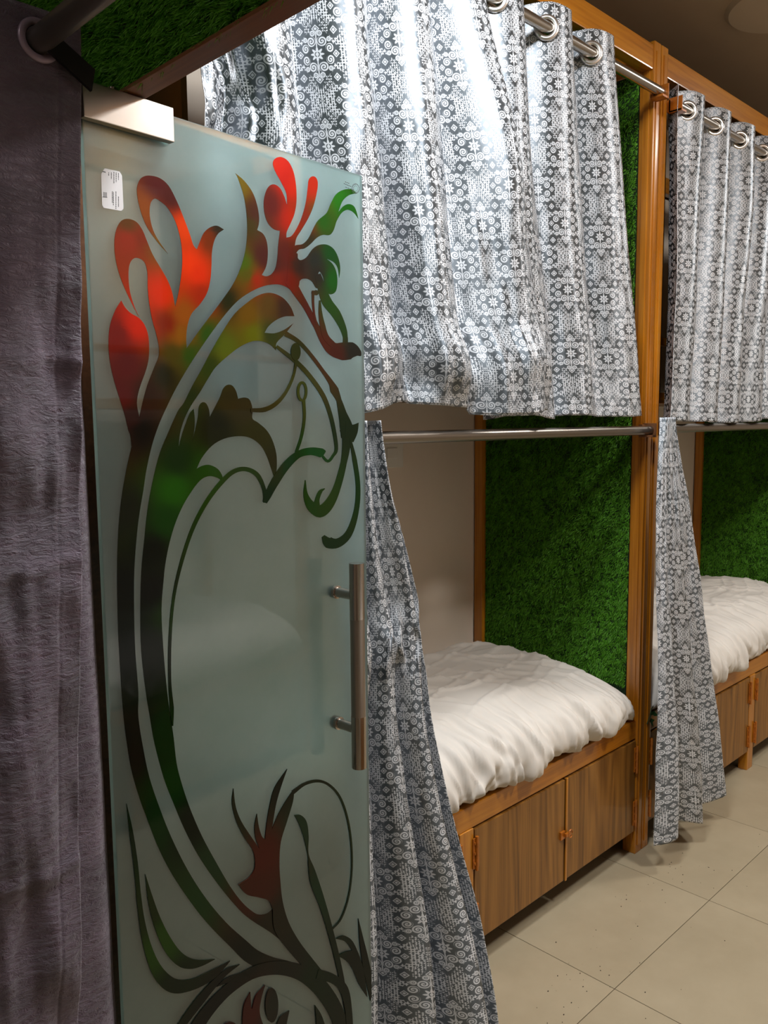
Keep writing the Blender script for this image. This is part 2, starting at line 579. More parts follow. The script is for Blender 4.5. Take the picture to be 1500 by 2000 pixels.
# ------------------------------------------------------------------ artificial turf
def turf(name, origin, du, dv, nrm, w, h, n, parent, length=0.011, droop=(0, 0, -1), seed=1):
    """blades on a rectangle: origin + du*[0,w] + dv*[0,h]"""
    g = np.random.default_rng(seed)
    O, U, V, N = (np.array(a, float) for a in (origin, du, dv, nrm))
    P = O + np.outer(g.random(n) * w, U) + np.outer(g.random(n) * h, V)
    su, sv = (P - O) @ U, (P - O) @ V
    sw = vnoise(su * 60, sv * 60)[:, None] * U * 0.9 + vnoise(su * 60 + 90, sv * 60 + 40)[:, None] * V * 0.9
    D = N * 1.0 + sw + g.normal(0, 0.38, (n, 3)) + np.array(droop) * 0.45
    D /= np.linalg.norm(D, axis=1)[:, None]
    Ln = length * (0.7 + 0.6 * g.random(n))[:, None]
    S = np.cross(D, g.normal(0, 1, (n, 3)))
    S /= np.linalg.norm(S, axis=1)[:, None] + 1e-9
    wd = 0.0011 * (0.7 + 0.6 * g.random(n))[:, None]
    tip = P + D * Ln + np.array(droop) * Ln * 0.35
    depth = np.clip((tip - O) @ N, 0.001, None)
    vs = np.empty((n * 3, 3), np.float32)
    vs[0::3] = P - S * wd; vs[1::3] = P + S * wd; vs[2::3] = tip
    me = bpy.data.meshes.new(name)
    me.vertices.add(n * 3); me.loops.add(n * 3); me.polygons.add(n)
    me.vertices.foreach_set('co', vs.ravel())
    me.loops.foreach_set('vertex_index', np.arange(n * 3, dtype=np.int32))
    me.polygons.foreach_set('loop_start', np.arange(0, n * 3, 3, dtype=np.int32))
    me.polygons.foreach_set('loop_total', np.full(n, 3, np.int32))
    me.update(); me.validate()
    me.materials.append(M['turf'])
    o = bpy.data.objects.new(name, me)
    o['kind'] = 'stuff'
    return link(o, parent)

# ------------------------------------------------------------------ bunk bed
BL, BD, BH = 1.985, 0.735, 2.80
ROWY = 1.405

def hinge(parent, x, y, z):
    h = empty_part = bmesh.new()
    add_box(h, (x - 0.013, y - 0.004, z - 0.045), (x + 0.013, y, z + 0.045), 0.001)
    tube_bm(h, [(x, y - 0.006, z - 0.05), (x, y - 0.006, z + 0.05)], 0.005, 8)
    for k in (-0.03, 0.0, 0.03):
        add_box(h, (x - 0.010, y - 0.006, z + k - 0.004), (x - 0.004, y - 0.003, z + k + 0.004), 0.001)
    return bm_obj('hinge', h, 'paint_metal', parent)

def post_mesh(name, x0, x1, y0, y1, z1, parent, groove=True):
    bm = bmesh.new()
    add_box(bm, (x0, y0, 0), (x1, y1, z1), 0.004)
    if groove:
        add_box(bm, (x0 + 0.012, y0 - 0.004, 0.03), (x1 - 0.012, y0 + 0.001, z1 - 0.03), 0.002)
        add_box(bm, (x0 - 0.003, y0 + 0.014, 0.03), (x0 + 0.001, y1 - 0.014, z1 - 0.03), 0.002)
    return bm_obj(name, bm, 'wood_z', parent)

def make_bunk():
    e = empty('bunk_bed')
    for x0 in (0.0, BL - 0.045):
        post_mesh('post', x0, x0 + 0.045, 0.0, 0.05, BH, e)
        post_mesh('post', x0, x0 + 0.045, BD - 0.045, BD - 0.003, BH, e, False)
    xl, xr = 0.045, BL - 0.045
    box('bed_rail', (xl, 0.008, 0.435), (xr, 0.04, 0.500), 'wood_x', e)
    box('bed_rail', (xl, BD - 0.04, 0.435), (xr, BD - 0.006, 0.500), 'wood_x', e)
    box('bed_board', (xl, 0.041, 0.470), (xr, BD - 0.041, 0.492), 'ply', e)
    box('top_beam', (xl, 0.004, BH - 0.090), (xr, 0.045, BH - 0.012), 'wood_x', e, 0.004)
    box('top_beam', (xl, BD - 0.045, BH - 0.090), (xr, BD - 0.006, BH - 0.012), 'wood_x', e, 0.004)
    for x0 in (0.004, BL - 0.041):
        box('end_beam', (x0, 0.051, BH - 0.090), (x0 + 0.037, BD - 0.046, BH - 0.012), 'wood_y', e, 0.004)
    # upper berth: rail, guard rail, board
    box('upper_bed_rail', (xl, 0.056, 1.625), (xr, 0.090, 1.665), 'wood_x', e)
    box('guard_rail', (xl, 0.056, 1.835), (xr, 0.090, 1.862), 'wood_x', e)
    box('upper_board', (xl, 0.091, 1.635), (xr, BD - 0.046, 1.655), 'ply', e)
    box('shade_fill_panel', (0.215, 0.092, 1.667), (0.229, BD - 0.047, BH - 0.092), 'ply', e, 0.001)  # added board; its brown stands in for the shaded wall past the curtain
    # storage under the lower berth
    box('middle_leg', (0.962, 0.004, 0.0), (1.022, 0.044, 0.434), 'wood_z', e)
    box('storage_bottom', (xl, 0.046, 0.085), (xr, BD - 0.046, 0.100), 'dark_board', e, 0)
    box('storage_back', (xl, BD - 0.07, 0.101), (xr, BD - 0.047, 0.434), 'dark_board', e, 0)
    gaps = [(0.049, 0.500), (0.507, 0.957), (1.027, 1.481), (1.489, BL - 0.050)]
    for k, (a, b_) in enumerate(gaps):
        d = box('storage_door', (a, 0.004, 0.088), (b_, 0.022, 0.428), 'laminate', e, 0.002)
        hx = a + 0.001 if k % 2 == 0 else b_ - 0.001
        for z in (0.36, 0.16):
            hinge(d, hx, 0.003, z)
        if k % 2 == 0:
            bm = bmesh.new()
            add_box(bm, (b_ - 0.028, -0.003, 0.236), (b_ - 0.004, 0.004, 0.262), 0.001)
            add_box(bm, (b_ - 0.012, -0.012, 0.243), (b_ + 0.018, -0.004, 0.255), 0.001)
            ringv = [(b_ + 0.012 + 0.011 * math.cos(t), -0.012, 0.249 + 0.013 * math.sin(t)) for t in np.linspace(0, 5.6, 14)]
            tube_bm(bm, ringv, 0.0022, 6)
            bm_obj('latch', bm, 'paint_metal', d)
        else:
            box('strip', (a - 0.004, 0.0, 0.086), (a + 0.005, 0.0039, 0.432), 'wood_z', d, 0.001)
    # turf partition at the far end
    px = BL - 0.046
    p = box('partition', (px, 0.052, 0.10), (px + 0.02, BD - 0.047, BH - 0.092), 'turf_back', e, 0)
    turf('turf_facing', (px, 0.052, 0.62), (0, 1, 0), (0, 0, 1), (-1, 0, 0), BD - 0.099, 1.01, 85000, p, seed=3)
    turf('turf_facing', (px, 0.052, 1.667), (0, 1, 0), (0, 0, 1), (-1, 0, 0), BD - 0.099, 1.04, 60000, p, seed=4)
    box('partition_trim', (px - 0.024, BD - 0.047, 0.50), (px - 0.001, BD - 0.006, 1.62), 'wood_z', e)
    return e

BG = 'turf-lined bunk beds with storage doors'
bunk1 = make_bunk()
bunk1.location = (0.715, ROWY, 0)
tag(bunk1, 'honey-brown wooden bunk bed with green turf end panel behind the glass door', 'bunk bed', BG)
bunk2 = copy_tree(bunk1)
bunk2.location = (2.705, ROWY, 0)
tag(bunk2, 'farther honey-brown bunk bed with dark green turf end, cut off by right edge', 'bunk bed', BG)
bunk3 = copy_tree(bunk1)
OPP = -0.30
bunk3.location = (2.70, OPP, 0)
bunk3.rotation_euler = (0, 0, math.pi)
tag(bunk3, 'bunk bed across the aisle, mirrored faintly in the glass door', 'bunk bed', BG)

# ------------------------------------------------------------------ mattresses with sheets
def mattress(name, length=1.872, seed=0.0, crease=0.9):
    """local: x 0..length, y 0 (front) .. 0.70, z 0 = on the board"""
    nx, ns = 300, 150
    X = np.linspace(0, 1, nx)
    Sx, S = np.meshgrid(X, np.linspace(0, 1, ns), indexing='ij')
    x = Sx * length
    # cross-section polyline (y, z): under the front, front face, rounded edge, top, back edge
    prof = np.array([(0.06, 0.0), (0.0, 0.004), (-0.042, 0.018), (-0.055, 0.055), (-0.048, 0.100), (-0.020, 0.140),
                     (0.030, 0.167), (0.110, 0.184), (0.22, 0.192), (0.34, 0.197), (0.46, 0.198), (0.56, 0.194), (0.64, 0.182), (0.672, 0.15), (0.676, 0.08), (0.674, 0.0)])
    seg = np.r_[0, np.cumsum(np.hypot(*np.diff(prof, axis=0).T))]
    seg /= seg[-1]
    # smooth interpolation
    def cr(tq, k):
        i = np.clip(np.searchsorted(seg, tq) - 1, 0, len(prof) - 2)
        t = (tq - seg[i]) / (seg[i + 1] - seg[i])
        p0 = prof[np.maximum(i - 1, 0), k]; p1 = prof[i, k]; p2 = prof[i + 1, k]; p3 = prof[np.minimum(i + 2, len(prof) - 1), k]
        return 0.5 * (2 * p1 + (p2 - p0) * t + (2 * p0 - 5 * p1 + 4 * p2 - p3) * t ** 2 + (3 * p1 - p0 - 3 * p2 + p3) * t ** 3)
    Sq = S ** 1.0
    y = cr(Sq, 0); z = cr(Sq, 1)
    # normals of the profile
    ty = np.gradient(y, axis=1); tz = np.gradient(z, axis=1)
    ln = np.hypot(ty, tz) + 1e-9
    ny, nz = -tz / ln, ty / ln
    top = sstep(0.06, 0.16, y)
    front = 1 - top
    xs = x + seed
    # long soft wrinkles fanning out from the front edge
    def ridge(ang, sx, sy, off):
        al = xs * math.cos(ang) + y * math.sin(ang); ac = -xs * math.sin(ang) + y * math.cos(ang)
        n_ = fbm(al * sx + off + 0.5 * vnoise(ac * 3, al * 2), ac * sy + off * 2 + 0.8 * vnoise(al * 3 + off, ac * 2), 2)
        return np.clip(1 - np.abs(n_) * 3.2, 0, 1) ** 1.6
    wr = ridge(-0.45, 1.6, 9.0, 3.1) * 0.011 + ridge(-0.9, 2.0, 12.0, 8.7) * 0.008 + ridge(0.25, 1.8, 13.0, 5.2) * 0.006
    dis = top * (wr + 0.010 * vnoise(xs * 2.4, y * 3))
    # vertical gathers on the hanging front
    amp = sstep(crease - 0.07, crease + 0.05, x)
    qg = xs * 15 + 0.9 * vnoise(xs * 7, z * 9) + z * 5
    gath = fbm(qg, z * 3.2 + xs * 0.5, 2)
    g2 = np.abs(fbm(xs * 32 + z * 10, z * 7, 2))
    sideband = sstep(0.0, 0.03, z) * (1 - sstep(0.14, 0.185, z) * 0.5)
    edge = np.exp(-((y - 0.02) / 0.10) ** 2)
    dis = dis + (front * sideband + 0.5 * edge * top) * (gath * 0.026 + (0.35 - g2) * 0.020) * (0.2 + 0.8 * amp)
    # bulge at far end and overall softness
    y = y + ny * dis; z = z + nz * dis
    # front hem waves
    hem = np.exp(-((z - 0.01) / 0.03) ** 2) * front
    z = z + hem * (0.010 * vnoise(xs * 12, 3.3) * (0.3 + 0.7 * amp))
    # ends: round off
    for end in (0, 1):
        dd = (x if end == 0 else length - x)
        R = 0.11
        k = np.clip(1 - dd / R, 0, 1)
        fall = 1 - np.sqrt(np.clip(1 - k ** 2, 0, 1))
        z = z * (1 - 0.80 * fall) + 0.0
        yc = 0.31
        y = yc + (y - yc) * (1 - 0.10 * fall)
    # front far corner droops
    cor = sstep(length - 0.55, length, x) * (1 - sstep(0.0, 0.42, y))
    z = z * (1 - 0.16 * cor)
    # soft dome
    z = z + top * 0.012 * np.sin(np.pi * np.clip(x / length, 0, 1))
    z = np.maximum(z, 0.0015)
    y = np.where(y > 0, y * 0.955, y)
    V = np.stack([x, y, z], -1).reshape(-1, 3)
    I = np.arange(nx * ns).reshape(nx, ns)
    F = np.stack([I[:-1, :-1], I[1:, :-1], I[1:, 1:], I[:-1, 1:]], -1).reshape(-1, 4)
    nb = len(V)
    faces = [tuple(f) for f in F]
    # close the ends
    faces.append(tuple(I[0, :])); faces.append(tuple(I[-1, ::-1]))
    # underside
    for i in range(nx - 1):
        faces.append((I[i, 0], I[i, -1], I[i + 1, -1], I[i + 1, 0]))
    me_o = mesh_obj(name, V, faces, 'sheet', None, True)
    bm = bmesh.new(); bm.from_mesh(me_o.data)
    bmesh.ops.recalc_face_normals(bm, faces=bm.faces[:])
    bm.to_mesh(me_o.data); bm.free()
    return me_o

mat1 = mattress('mattress', seed=0.0, crease=0.89)
mat1.location = (0.765, ROWY + 0.035, 0.5005)
tag(mat1, 'plump mattress under crumpled white sheet on the nearer lower bunk', 'mattress', 'white mattresses on the lower bunks')
mat2 = mattress('mattress', seed=5.3, crease=0.25)
mat2.location = (2.76, ROWY + 0.035, 0.5005)
tag(mat2, 'mattress in white sheet on the farther lower bunk at right edge', 'mattress', 'white mattresses on the lower bunks')
mat3 = mat1.copy(); COL.objects.link(mat3)
mat3.location = (2.70 - 0.05, OPP - 0.035, 0.5005)
mat3.rotation_euler = (0, 0, math.pi)
tag(mat3, 'white-sheeted mattress across the aisle, mirrored in the glass door', 'mattress', 'white mattresses on the lower bunks')

# ------------------------------------------------------------------ curtains
def cloth(name, fn, wid, hei, nu, nv, mat, holes=(), hole_r=0.024, thick=0.0014):
    """fn(U,V)->(x,y,z) arrays; U,V in 0..1 (V=0 at the top). UV in metres of cloth"""
    U, V = np.meshgrid(np.linspace(0, 1, nu), np.linspace(0, 1, nv), indexing='ij')
    x, y, z = fn(U, V)
    P = np.stack([x, y, z], -1)
    # arc-length along the top third for pattern mapping
    mid = P[:, nv // 2]
    arc = np.r_[0, np.cumsum(np.linalg.norm(np.diff(mid, axis=0), axis=1))]
    Ul = np.repeat(arc[:, None], nv, 1)
    Vl = hei * (1 - V)
    I = np.arange(nu * nv).reshape(nu, nv)
    F = np.stack([I[:-1, :-1], I[:-1, 1:], I[1:, 1:], I[1:, :-1]], -1).reshape(-1, 4)
    Pf = P.reshape(-1, 3)
    cen = Pf[F].mean(1)
    keep = np.ones(len(F), bool)
    for h in holes:
        keep &= np.linalg.norm(cen - np.array(h), axis=1) > hole_r
    F = F[keep]
    me = bpy.data.meshes.new(name)
    me.vertices.add(len(Pf)); me.vertices.foreach_set('co', Pf.astype(np.float32).ravel())
    me.loops.add(F.size); me.loops.foreach_set('vertex_index', F.astype(np.int32).ravel())
    me.polygons.add(len(F))
    me.polygons.foreach_set('loop_start', np.arange(0, F.size, 4, dtype=np.int32))
    me.polygons.foreach_set('loop_total', np.full(len(F), 4, np.int32))
    me.polygons.foreach_set('use_smooth', np.ones(len(F), bool))
    uvl = me.uv_layers.new(name='UVMap')
    uvs = np.stack([Ul.ravel()[F.ravel()], Vl.ravel()[F.ravel()]], -1)
    uvl.data.foreach_set('uv', uvs.astype(np.float32).ravel())
    me.update(); me.validate()
    me.materials.append(M[mat])
    o = link(bpy.data.objects.new(name, me))
    md = o.modifiers.new('thickness', 'SOLIDIFY'); md.thickness = thick; md.offset = 0
    return o

UPZ, LOZ = 2.627, 1.532         # rod heights
RODY = ROWY - 0.030
LAM = 0.226
def eyelets(o, xs, y, z, slope, mat='eyelet', R=0.0275, r=0.0075):
    nrm = Vector((-slope, -1, 0)).normalized()
    for xe in xs:
        ring('eyelet', (xe, y, z), nrm, R, r, mat, o)

def tubes(ph):
    """broad round pleats towards the aisle, tight valleys behind; 0 at ph = 0"""
    c_ = np.cos(ph / 2 - math.pi / 4)
    return 1.464 - 2.0 * (c_ * c_ + 0.012) ** 0.45

def waves(xe0, x0t, x1t, x0b, x1b, ztop, zbot, amp, ynoise, seed, lam=LAM, yb=0.0, extra=None):
    """eyelet-headed hanging: flank through each eyelet xe0 + k*lam faces the aisle's near end"""
    H = ztop - zbot
    def fn(U, V):
        xt = x0t + (x1t - x0t) * U
        xb = x0b + (x1b - x0b) * U
        s = V ** 1.15
        x = xt + (xb - xt) * s
        ph = 2 * math.pi * (xt - xe0) / lam
        a = amp * (1 - 0.12 * V + 0.35 * vnoise(U * 7 + seed, V * 1.5 + seed))
        a = np.where(V < 0.08, amp, a * sstep(0.0, 0.3, V) + amp * (1 - sstep(0.0, 0.3, V)))
        wob = sstep(0.05, 0.9, V)
        ph2 = ph + wob * 0.9 * vnoise(U * 5 + seed * 3, V * 1.2)
        y = RODY + a * tubes(ph2)
        y = y + wob * ynoise * fbm(U * 14 + seed, V * 2.5 + seed, 3) + yb * V
        z = ztop - H * V + 0.006 * np.sin(ph) * wob * 0 + 0.010 * V * vnoise(U * 11 + seed, 0.3)
        z = z + 0.004 * (1 - sstep(0.0, 0.04, V)) * np.cos(ph * 2)
        if extra is not None:
            x, y, z = extra(U, V, x, y, z)
        return x, y, z
    return fn

ZT = UPZ + 0.062
CG = 'silver damask curtains on the bunks'
TSL = 2 * 0.659 * math.pi
slope = TSL * 0.055 / LAM
# near bunk, right-hand upper curtain
ex = [1.771, 1.997, 2.223]
fn = waves(1.997, 1.70, 2.375, 1.79, 2.615, ZT, 1.578, 0.055, 0.008, 2.0)
c = cloth('upper_curtain', fn, 1.3, ZT - 1.578, 420, 150, 'damask', [(x, RODY, UPZ) for x in ex])
eyelets(c, ex, RODY, UPZ, slope)
tag(c, 'silver damask eyelet curtain hanging straight beside the turf strip and front post', 'curtain', CG)

# near bunk, left-hand upper curtain (bunched, brightly lit, partly behind the door)
def ex_left(U, V, x, y, z):
    y = y - 0.018 - 0.06 * sstep(0.70, 0.95, U) * sstep(0.05, 0.5, V)
    # slack belly near the hem and a hem that lifts
    belly = np.exp(-((V - 0.90) / 0.07) ** 2) * sstep(0.25, 0.6, U)
    y = y - 0.022 * belly + 0.012 * vnoise(U * 9, V * 14) * sstep(0.78, 0.95, V)
    z = z - 0.014 * sstep(0.35, 0.9, U) * sstep(0.9, 1.0, V) * 0 + 0.018 * vnoise(U * 6 + 4, V * 3) * sstep(0.85, 1.0, V)
    # pulled-in crumple near the left edge
    pin = np.exp(-((V - 0.46) / 0.12) ** 2) * np.exp(-((U - 0.08) / 0.10) ** 2)
    x = x + 0.035 * pin
    y = y + 0.02 * vnoise(U * 40, V * 18) * np.exp(-((V - 0.5) / 0.25) ** 2) * (1 - sstep(0.05, 0.25, U))
    return x, y, z
exl = [0.97 + k * 0.205 for k in range(4)]
fn = waves(0.97, 0.86, 1.70, 0.90, 1.925, ZT, 1.600, 0.055, 0.018, 7.4, lam=0.205, extra=ex_left)
c = cloth('upper_curtain', fn, 1.5, ZT - 1.600, 520, 150, 'damask', [(x, RODY - 0.018, UPZ) for x in exl])
eyelets(c, exl, RODY - 0.018, UPZ, TSL * 0.055 / 0.205)
tag(c, 'brightly lit wide silver damask curtain partly hidden by the glass door', 'curtain', CG)

# farther bunk, upper curtain
ex2 = [2.835 + k * 0.2185 for k in range(8)]
def ex_far(U, V, x, y, z):
    return x, y - 0.035 * (1 - sstep(0.0, 0.05, U)), z
fn = waves(2.835, 2.748, 4.62, 2.722, 4.63, ZT - 0.012, 1.560, 0.055, 0.007, 12.7, lam=0.2185, extra=ex_far)
c = cloth('upper_curtain', fn, 3.0, ZT - 1.572, 760, 130, 'damask', [(x, RODY, UPZ - 0.012) for x in ex2])
eyelets(c, ex2, RODY, UPZ - 0.012, TSL * 0.055 / 0.2185)
tag(c, 'silver damask eyelet curtain closing the farther upper bunk', 'curtain', CG)

def interp(z, pts):
    zs = np.array([p[0] for p in pts]); vs = np.array([p[1] for p in pts])
    o_ = np.argsort(zs)
    zs, vs = zs[o_], vs[o_]
    # monotone-ish smooth: linear then light smoothing
    g = np.linspace(zs[0], zs[-1], 200)
    w = np.interp(g, zs, vs)
    k = np.ones(15) / 15
    w = np.convolve(np.pad(w, 7, mode='edge'), k, 'valid')
    return np.interp(z, g, w)

# near bunk, lower curtain gathered against the door edge and sweeping out to the floor
def low1(U, V):
    ztop, zbot = 1.572, 0.012
    z = ztop + (zbot - ztop) * V
    xr = interp(z, [(1.58, 1.318), (1.42, 1.352), (1.297, 1.392), (1.13, 1.438), (1.06, 1.436), (0.857, 1.445), (0.62, 1.48), (0.454, 1.515), (0.32, 1.539), (0.065, 1.553), (0.0, 1.555)])
    yr = interp(z, [(1.58, 1.355), (1.10, 1.335), (0.857, 1.315), (0.62, 1.285), (0.45, 1.262), (0.32, 1.235), (0.06, 1.185), (0.0, 1.18)])
    xl = interp(z, [(1.58, 1.22), (1.28, 1.17), (1.06, 1.17), (0.6, 1.15), (0.0, 1.12)])
    n = 3.8
    ph = 2 * math.pi * n * (U + 0.03 * vnoise(U * 6, V * 1.6)) + 0.6
    a = (0.026 + 0.030 * sstep(0.2, 1.0, V)) * (0.85 + 0.4 * vnoise(U * 7 + 3, V * 1.4 + 1))
    Uw = U + 0.30 * np.sin(ph + 0.9) / (2 * math.pi * n)
    x = xl + (xr - xl) * Uw
    tie = np.exp(-((V - 0.335) / 0.045) ** 2)
    y = 1.352 + (yr - 1.352) * sstep(0.30, 0.92, U) + a * (tubes(ph) - 0.5)
    y = y + 0.008 * fbm(U * 22, V * 12, 2) * (0.15 + 1.0 * tie) - 0.008 * tie * np.sin(math.pi * U)
    x = x + 0.012 * tie * vnoise(U * 14, V * 30)
    return x, y, z + 0.004 * (1 + np.sin(ph)) * V
c = cloth('lower_curtain', low1, 1.2, 1.52, 360, 260, 'damask')
tag(c, 'silver damask curtain swept aside to the floor next to the glass door', 'curtain', CG)

# farther bunk, lower curtain gathered against the post
def low2(U, V):
    ztop, zbot = 1.575, 0.105
    z = ztop + (zbot - ztop) * V
    xr = interp(z, [(1.58, 2.70), (1.549, 2.705), (1.127, 2.862), (0.751, 2.962), (0.09, 3.105)])
    xl = interp(z, [(1.58, 2.63), (1.55, 2.625), (1.095, 2.59), (0.573, 2.58), (0.10, 2.585)])
    n = 2.4
    ph = 2 * math.pi * n * (U + 0.02 * vnoise(U * 6 + 9, V * 2)) - 0.5
    a = (0.016 + 0.036 * sstep(0.1, 1.0, V))
    x = xl + (xr - xl) * (U + 0.30 * np.sin(ph + 0.9) / (2 * math.pi * n))
    y = 1.338 - 0.045 * V + a * (tubes(ph) - 0.5) + 0.006 * fbm(U * 12, V * 5, 2) + 0.03 * U * V
    return x, y, z + 0.02 * V * np.sin(ph * 0.5)
c = cloth('lower_curtain', low2, 0.9, 1.5, 260, 200, 'damask')
tag(c, 'silver damask curtain gathered narrow against the middle posts, hem above floor', 'curtain', CG)

# ------------------------------------------------------------------ curtain rods
def rod(label, x0, x1, y, z, rad=0.0155, brackets=True, bmat='paint_metal', mat='rod_steel'):
    o = tube('curtain_rod', [(x0, y, z), (x1, y, z)], rad, mat, None, 20)
    tag(o, label, 'curtain rod', 'curtain rods along the bunks')
    if brackets:
        for xe, s in ((x0, 1), (x1, -1)):
            bm = bmesh.new()
            # bent flat-iron cradle fixed to the post
            add_box(bm, (min(xe, xe - s * 0.004), y - 0.024, z - 0.024), (max(xe, xe - s * 0.004), y + 0.024, z + 0.024), 0.001)
            add_box(bm, (min(xe - s * 0.004, xe + s * 0.034), y - 0.022, z - 0.023), (max(xe - s * 0.004, xe + s * 0.034), y + 0.022, z - rad - 0.0005), 0.001)
            add_box(bm, (min(xe - s * 0.004, xe + s * 0.02), y + 0.017, z - 0.02), (max(xe - s * 0.004, xe + s * 0.02), y + 0.030, z + 0.02), 0.001)
            bm_obj('rod_bracket', bm, bmat, o)
    return o
XP0, XP1 = 0.715 + 0.047, 2.70 - 0.049
rod('steel rod carrying the two upper curtains of the nearer bunk', XP0, XP1, RODY, UPZ)
rod('bare steel rod across the nearer lower bunk at eye level', XP0, XP1, RODY + 0.012, LOZ, bmat='bronze', mat='rod_low')
rod('steel rod carrying the upper curtain of the farther bunk', 2.705 + 0.047, 4.69 - 0.049, RODY, UPZ - 0.012)
rod('bare steel rod across the farther lower bunk at eye level', 2.705 + 0.047, 4.69 - 0.049, RODY + 0.012, LOZ + 0.004, bmat='bronze', mat='rod_low')

# ------------------------------------------------------------------ header above the doorway, jamb
HDZ = 2.075
hd = box('trim_1', (0.663, -0.28, HDZ), (0.683, WALLY, CEIL), 'turf_back', None, 0)
tag(hd, 'turf-covered header board over the doorway', None, None, 'structure')
turf('turf_facing', (0.663, 0.45, HDZ + 0.004), (0, 1, 0), (0, 0, 1), (-1, 0, 0), 1.35, 0.60, 100000, hd, length=0.016, seed=9)
box('header_trim', (0.652, -0.28, HDZ - 0.006), (0.690, WALLY, HDZ - 0.0005), 'wood_brown', hd, 0.001)
jb = box('trim_2', (0.640, 1.372, 0.0), (0.694, 1.398, HDZ - 0.0065), 'wood_brown', None, 0.002)
tag(jb, 'brown door jamb beside the bunk', None, None, 'structure')

# ------------------------------------------------------------------ glass door
DT0 = np.array([0.5870, 1.2150, 2.06]); DW, DHT = 0.6045, 2.06
DANG = math.radians(3.91)
DE = np.array([math.cos(DANG), math.sin(DANG), 0]); DN = np.array([math.sin(DANG), -math.cos(DANG), 0])
def on_door(px, py):
    """point of the glass front face (local x, z) from the photograph's frame"""
    d = CAMR @ np.array([px - 750.0, py - 1000.0, FPX])
    o_ = np.array(EYE)
    t = np.dot(DT0 - o_, DN) / np.dot(d, DN)
    P = o_ + d * t
    return np.array([np.dot(P - DT0, DE), P[2]])

door = empty('glass_door', (DT0[0], DT0[1], 0), DANG)
tag(door, 'frosted glass door with red and green swirling floral print and steel pull handle', 'door')
DB = 0.012
box('glass_pane', (0, 0, DB), (DW, 0.010, DHT), 'glass', door, 0.0015)

# --- floral print
def cat(pts, closed=True, n=5):
    """Catmull-Rom through points; a third item marks a sharp corner"""
    P = [np.array(p[:2], float) for p in pts]
    sharp = [len(p) > 2 for p in pts]
    N = len(P); out = []
    for i in range(N if closed else N - 1):
        p1, p2 = P[i], P[(i + 1) % N]
        p0 = p1 * 2 - p2 if (sharp[i] or (not closed and i == 0)) else P[i - 1]
        p3 = p2 * 2 - p1 if (sharp[(i + 1) % N] or (not closed and i == N - 2)) else P[(i + 2) % N]
        if sharp[i] or (not closed and i == 0): p0 = p1 - (p2 - p1) * 0.5
        if sharp[(i + 1) % N]: p3 = p2 + (p2 - p1) * 0.5
        for k in range(n):
            t = k / n
            out.append(0.5 * (2 * p1 + (p2 - p0) * t + (2 * p0 - 5 * p1 + 4 * p2 - p3) * t * t + (3 * p1 - p0 - 3 * p2 + p3) * t ** 3))
    if not closed: out.append(P[-1])
    return out

K = 590.0 / 1500.0
fA = lambda x, y: (150 + x * K, 280 + y * K)
fB = lambda x, y: (150 + x * K, 800 + y * K)
fC = lambda x, y: (150 + x * K, 1400 + y * K)
def conv(fr, pts): return [fr(p[0], p[1]) + tuple(p[2:]) for p in pts]
s_ = 1  # sharp-corner marker

# colour samples of the print (frame, x, y, sRGB)
CS = []
def cs(fr, *items):
    for (x, y, r, g, b_) in items:
        CS.append((*fr(x, y), *srgb(r, g, b_)[:3]))
cs(fA, (250, 480, 170, 60, 25), (250, 390, 120, 75, 15), (330, 470, 150, 55, 12), (420, 750, 232, 64, 10), (300, 900, 222, 52, 12),
   (200, 950, 140, 38, 30), (250, 1100, 108, 30, 30), (220, 1250, 104, 30, 30), (270, 1370, 62, 30, 24), (400, 200, 106, 40, 38),
   (330, 330, 160, 88, 20), (400, 500, 140, 100, 20), (470, 260, 100, 42, 36), (540, 420, 240, 84, 10), (560, 600, 248, 76, 5), (600, 650, 236, 66, 10),
   (660, 470, 140, 64, 15), (700, 425, 62, 52, 36), (620, 750, 180, 56, 15), (530, 850, 168, 98, 25), (510, 950, 158, 104, 25),
   (450, 900, 150, 52, 20), (480, 1050, 92, 82, 25), (560, 1050, 62, 94, 25), (430, 1150, 46, 46, 22), (350, 1250, 60, 36, 22),
   (320, 1420, 26, 22, 14), (650, 950, 62, 98, 30), (750, 780, 52, 56, 25), (830, 600, 88, 114, 25), (850, 650, 104, 98, 25),
   (860, 400, 84, 72, 30), (800, 200, 134, 114, 10), (880, 350, 92, 52, 35), (920, 560, 92, 42, 36), (890, 680, 168, 52, 15),
   (980, 600, 84, 36, 30), (1000, 680, 136, 42, 20), (960, 300, 114, 36, 30), (1000, 100, 216, 42, 10), (1060, 200, 206, 36, 5),
   (1060, 380, 190, 42, 10), (1170, 200, 196, 52, 15), (1130, 380, 146, 52, 25), (1050, 560, 106, 32, 20), (1100, 600, 56, 42, 38),
   (1050, 680, 124, 32, 15), (1180, 580, 46, 52, 46), (1150, 490, 62, 56, 30), (1220, 380, 46, 104, 20), (1300, 270, 46, 126, 20),
   (1340, 320, 20, 108, 10), (1260, 540, 15, 86, 30), (1270, 680, 10, 96, 20), (1200, 650, 50, 46, 38), (1260, 820, 42, 84, 25),
   (1320, 920, 42, 78, 30), (1150, 850, 94, 36, 25), (1230, 1000, 94, 42, 25), (1290, 1040, 84, 36, 25), (1370, 1030, 42, 42, 36),
   (950, 800, 104, 78, 25), (1030, 820, 72, 46, 30), (850, 850, 126, 94, 20), (880, 950, 114, 116, 15), (960, 950, 62, 72, 20),
   (740, 1020, 104, 114, 30), (660, 1110, 62, 78, 25), (560, 1280, 46, 62, 25), (760, 1280, 62, 56, 25), (830, 1300, 62, 56, 28),
   (700, 1400, 30, 36, 15), (1090, 1040, 50, 62, 30), (1120, 1230, 72, 82, 35))
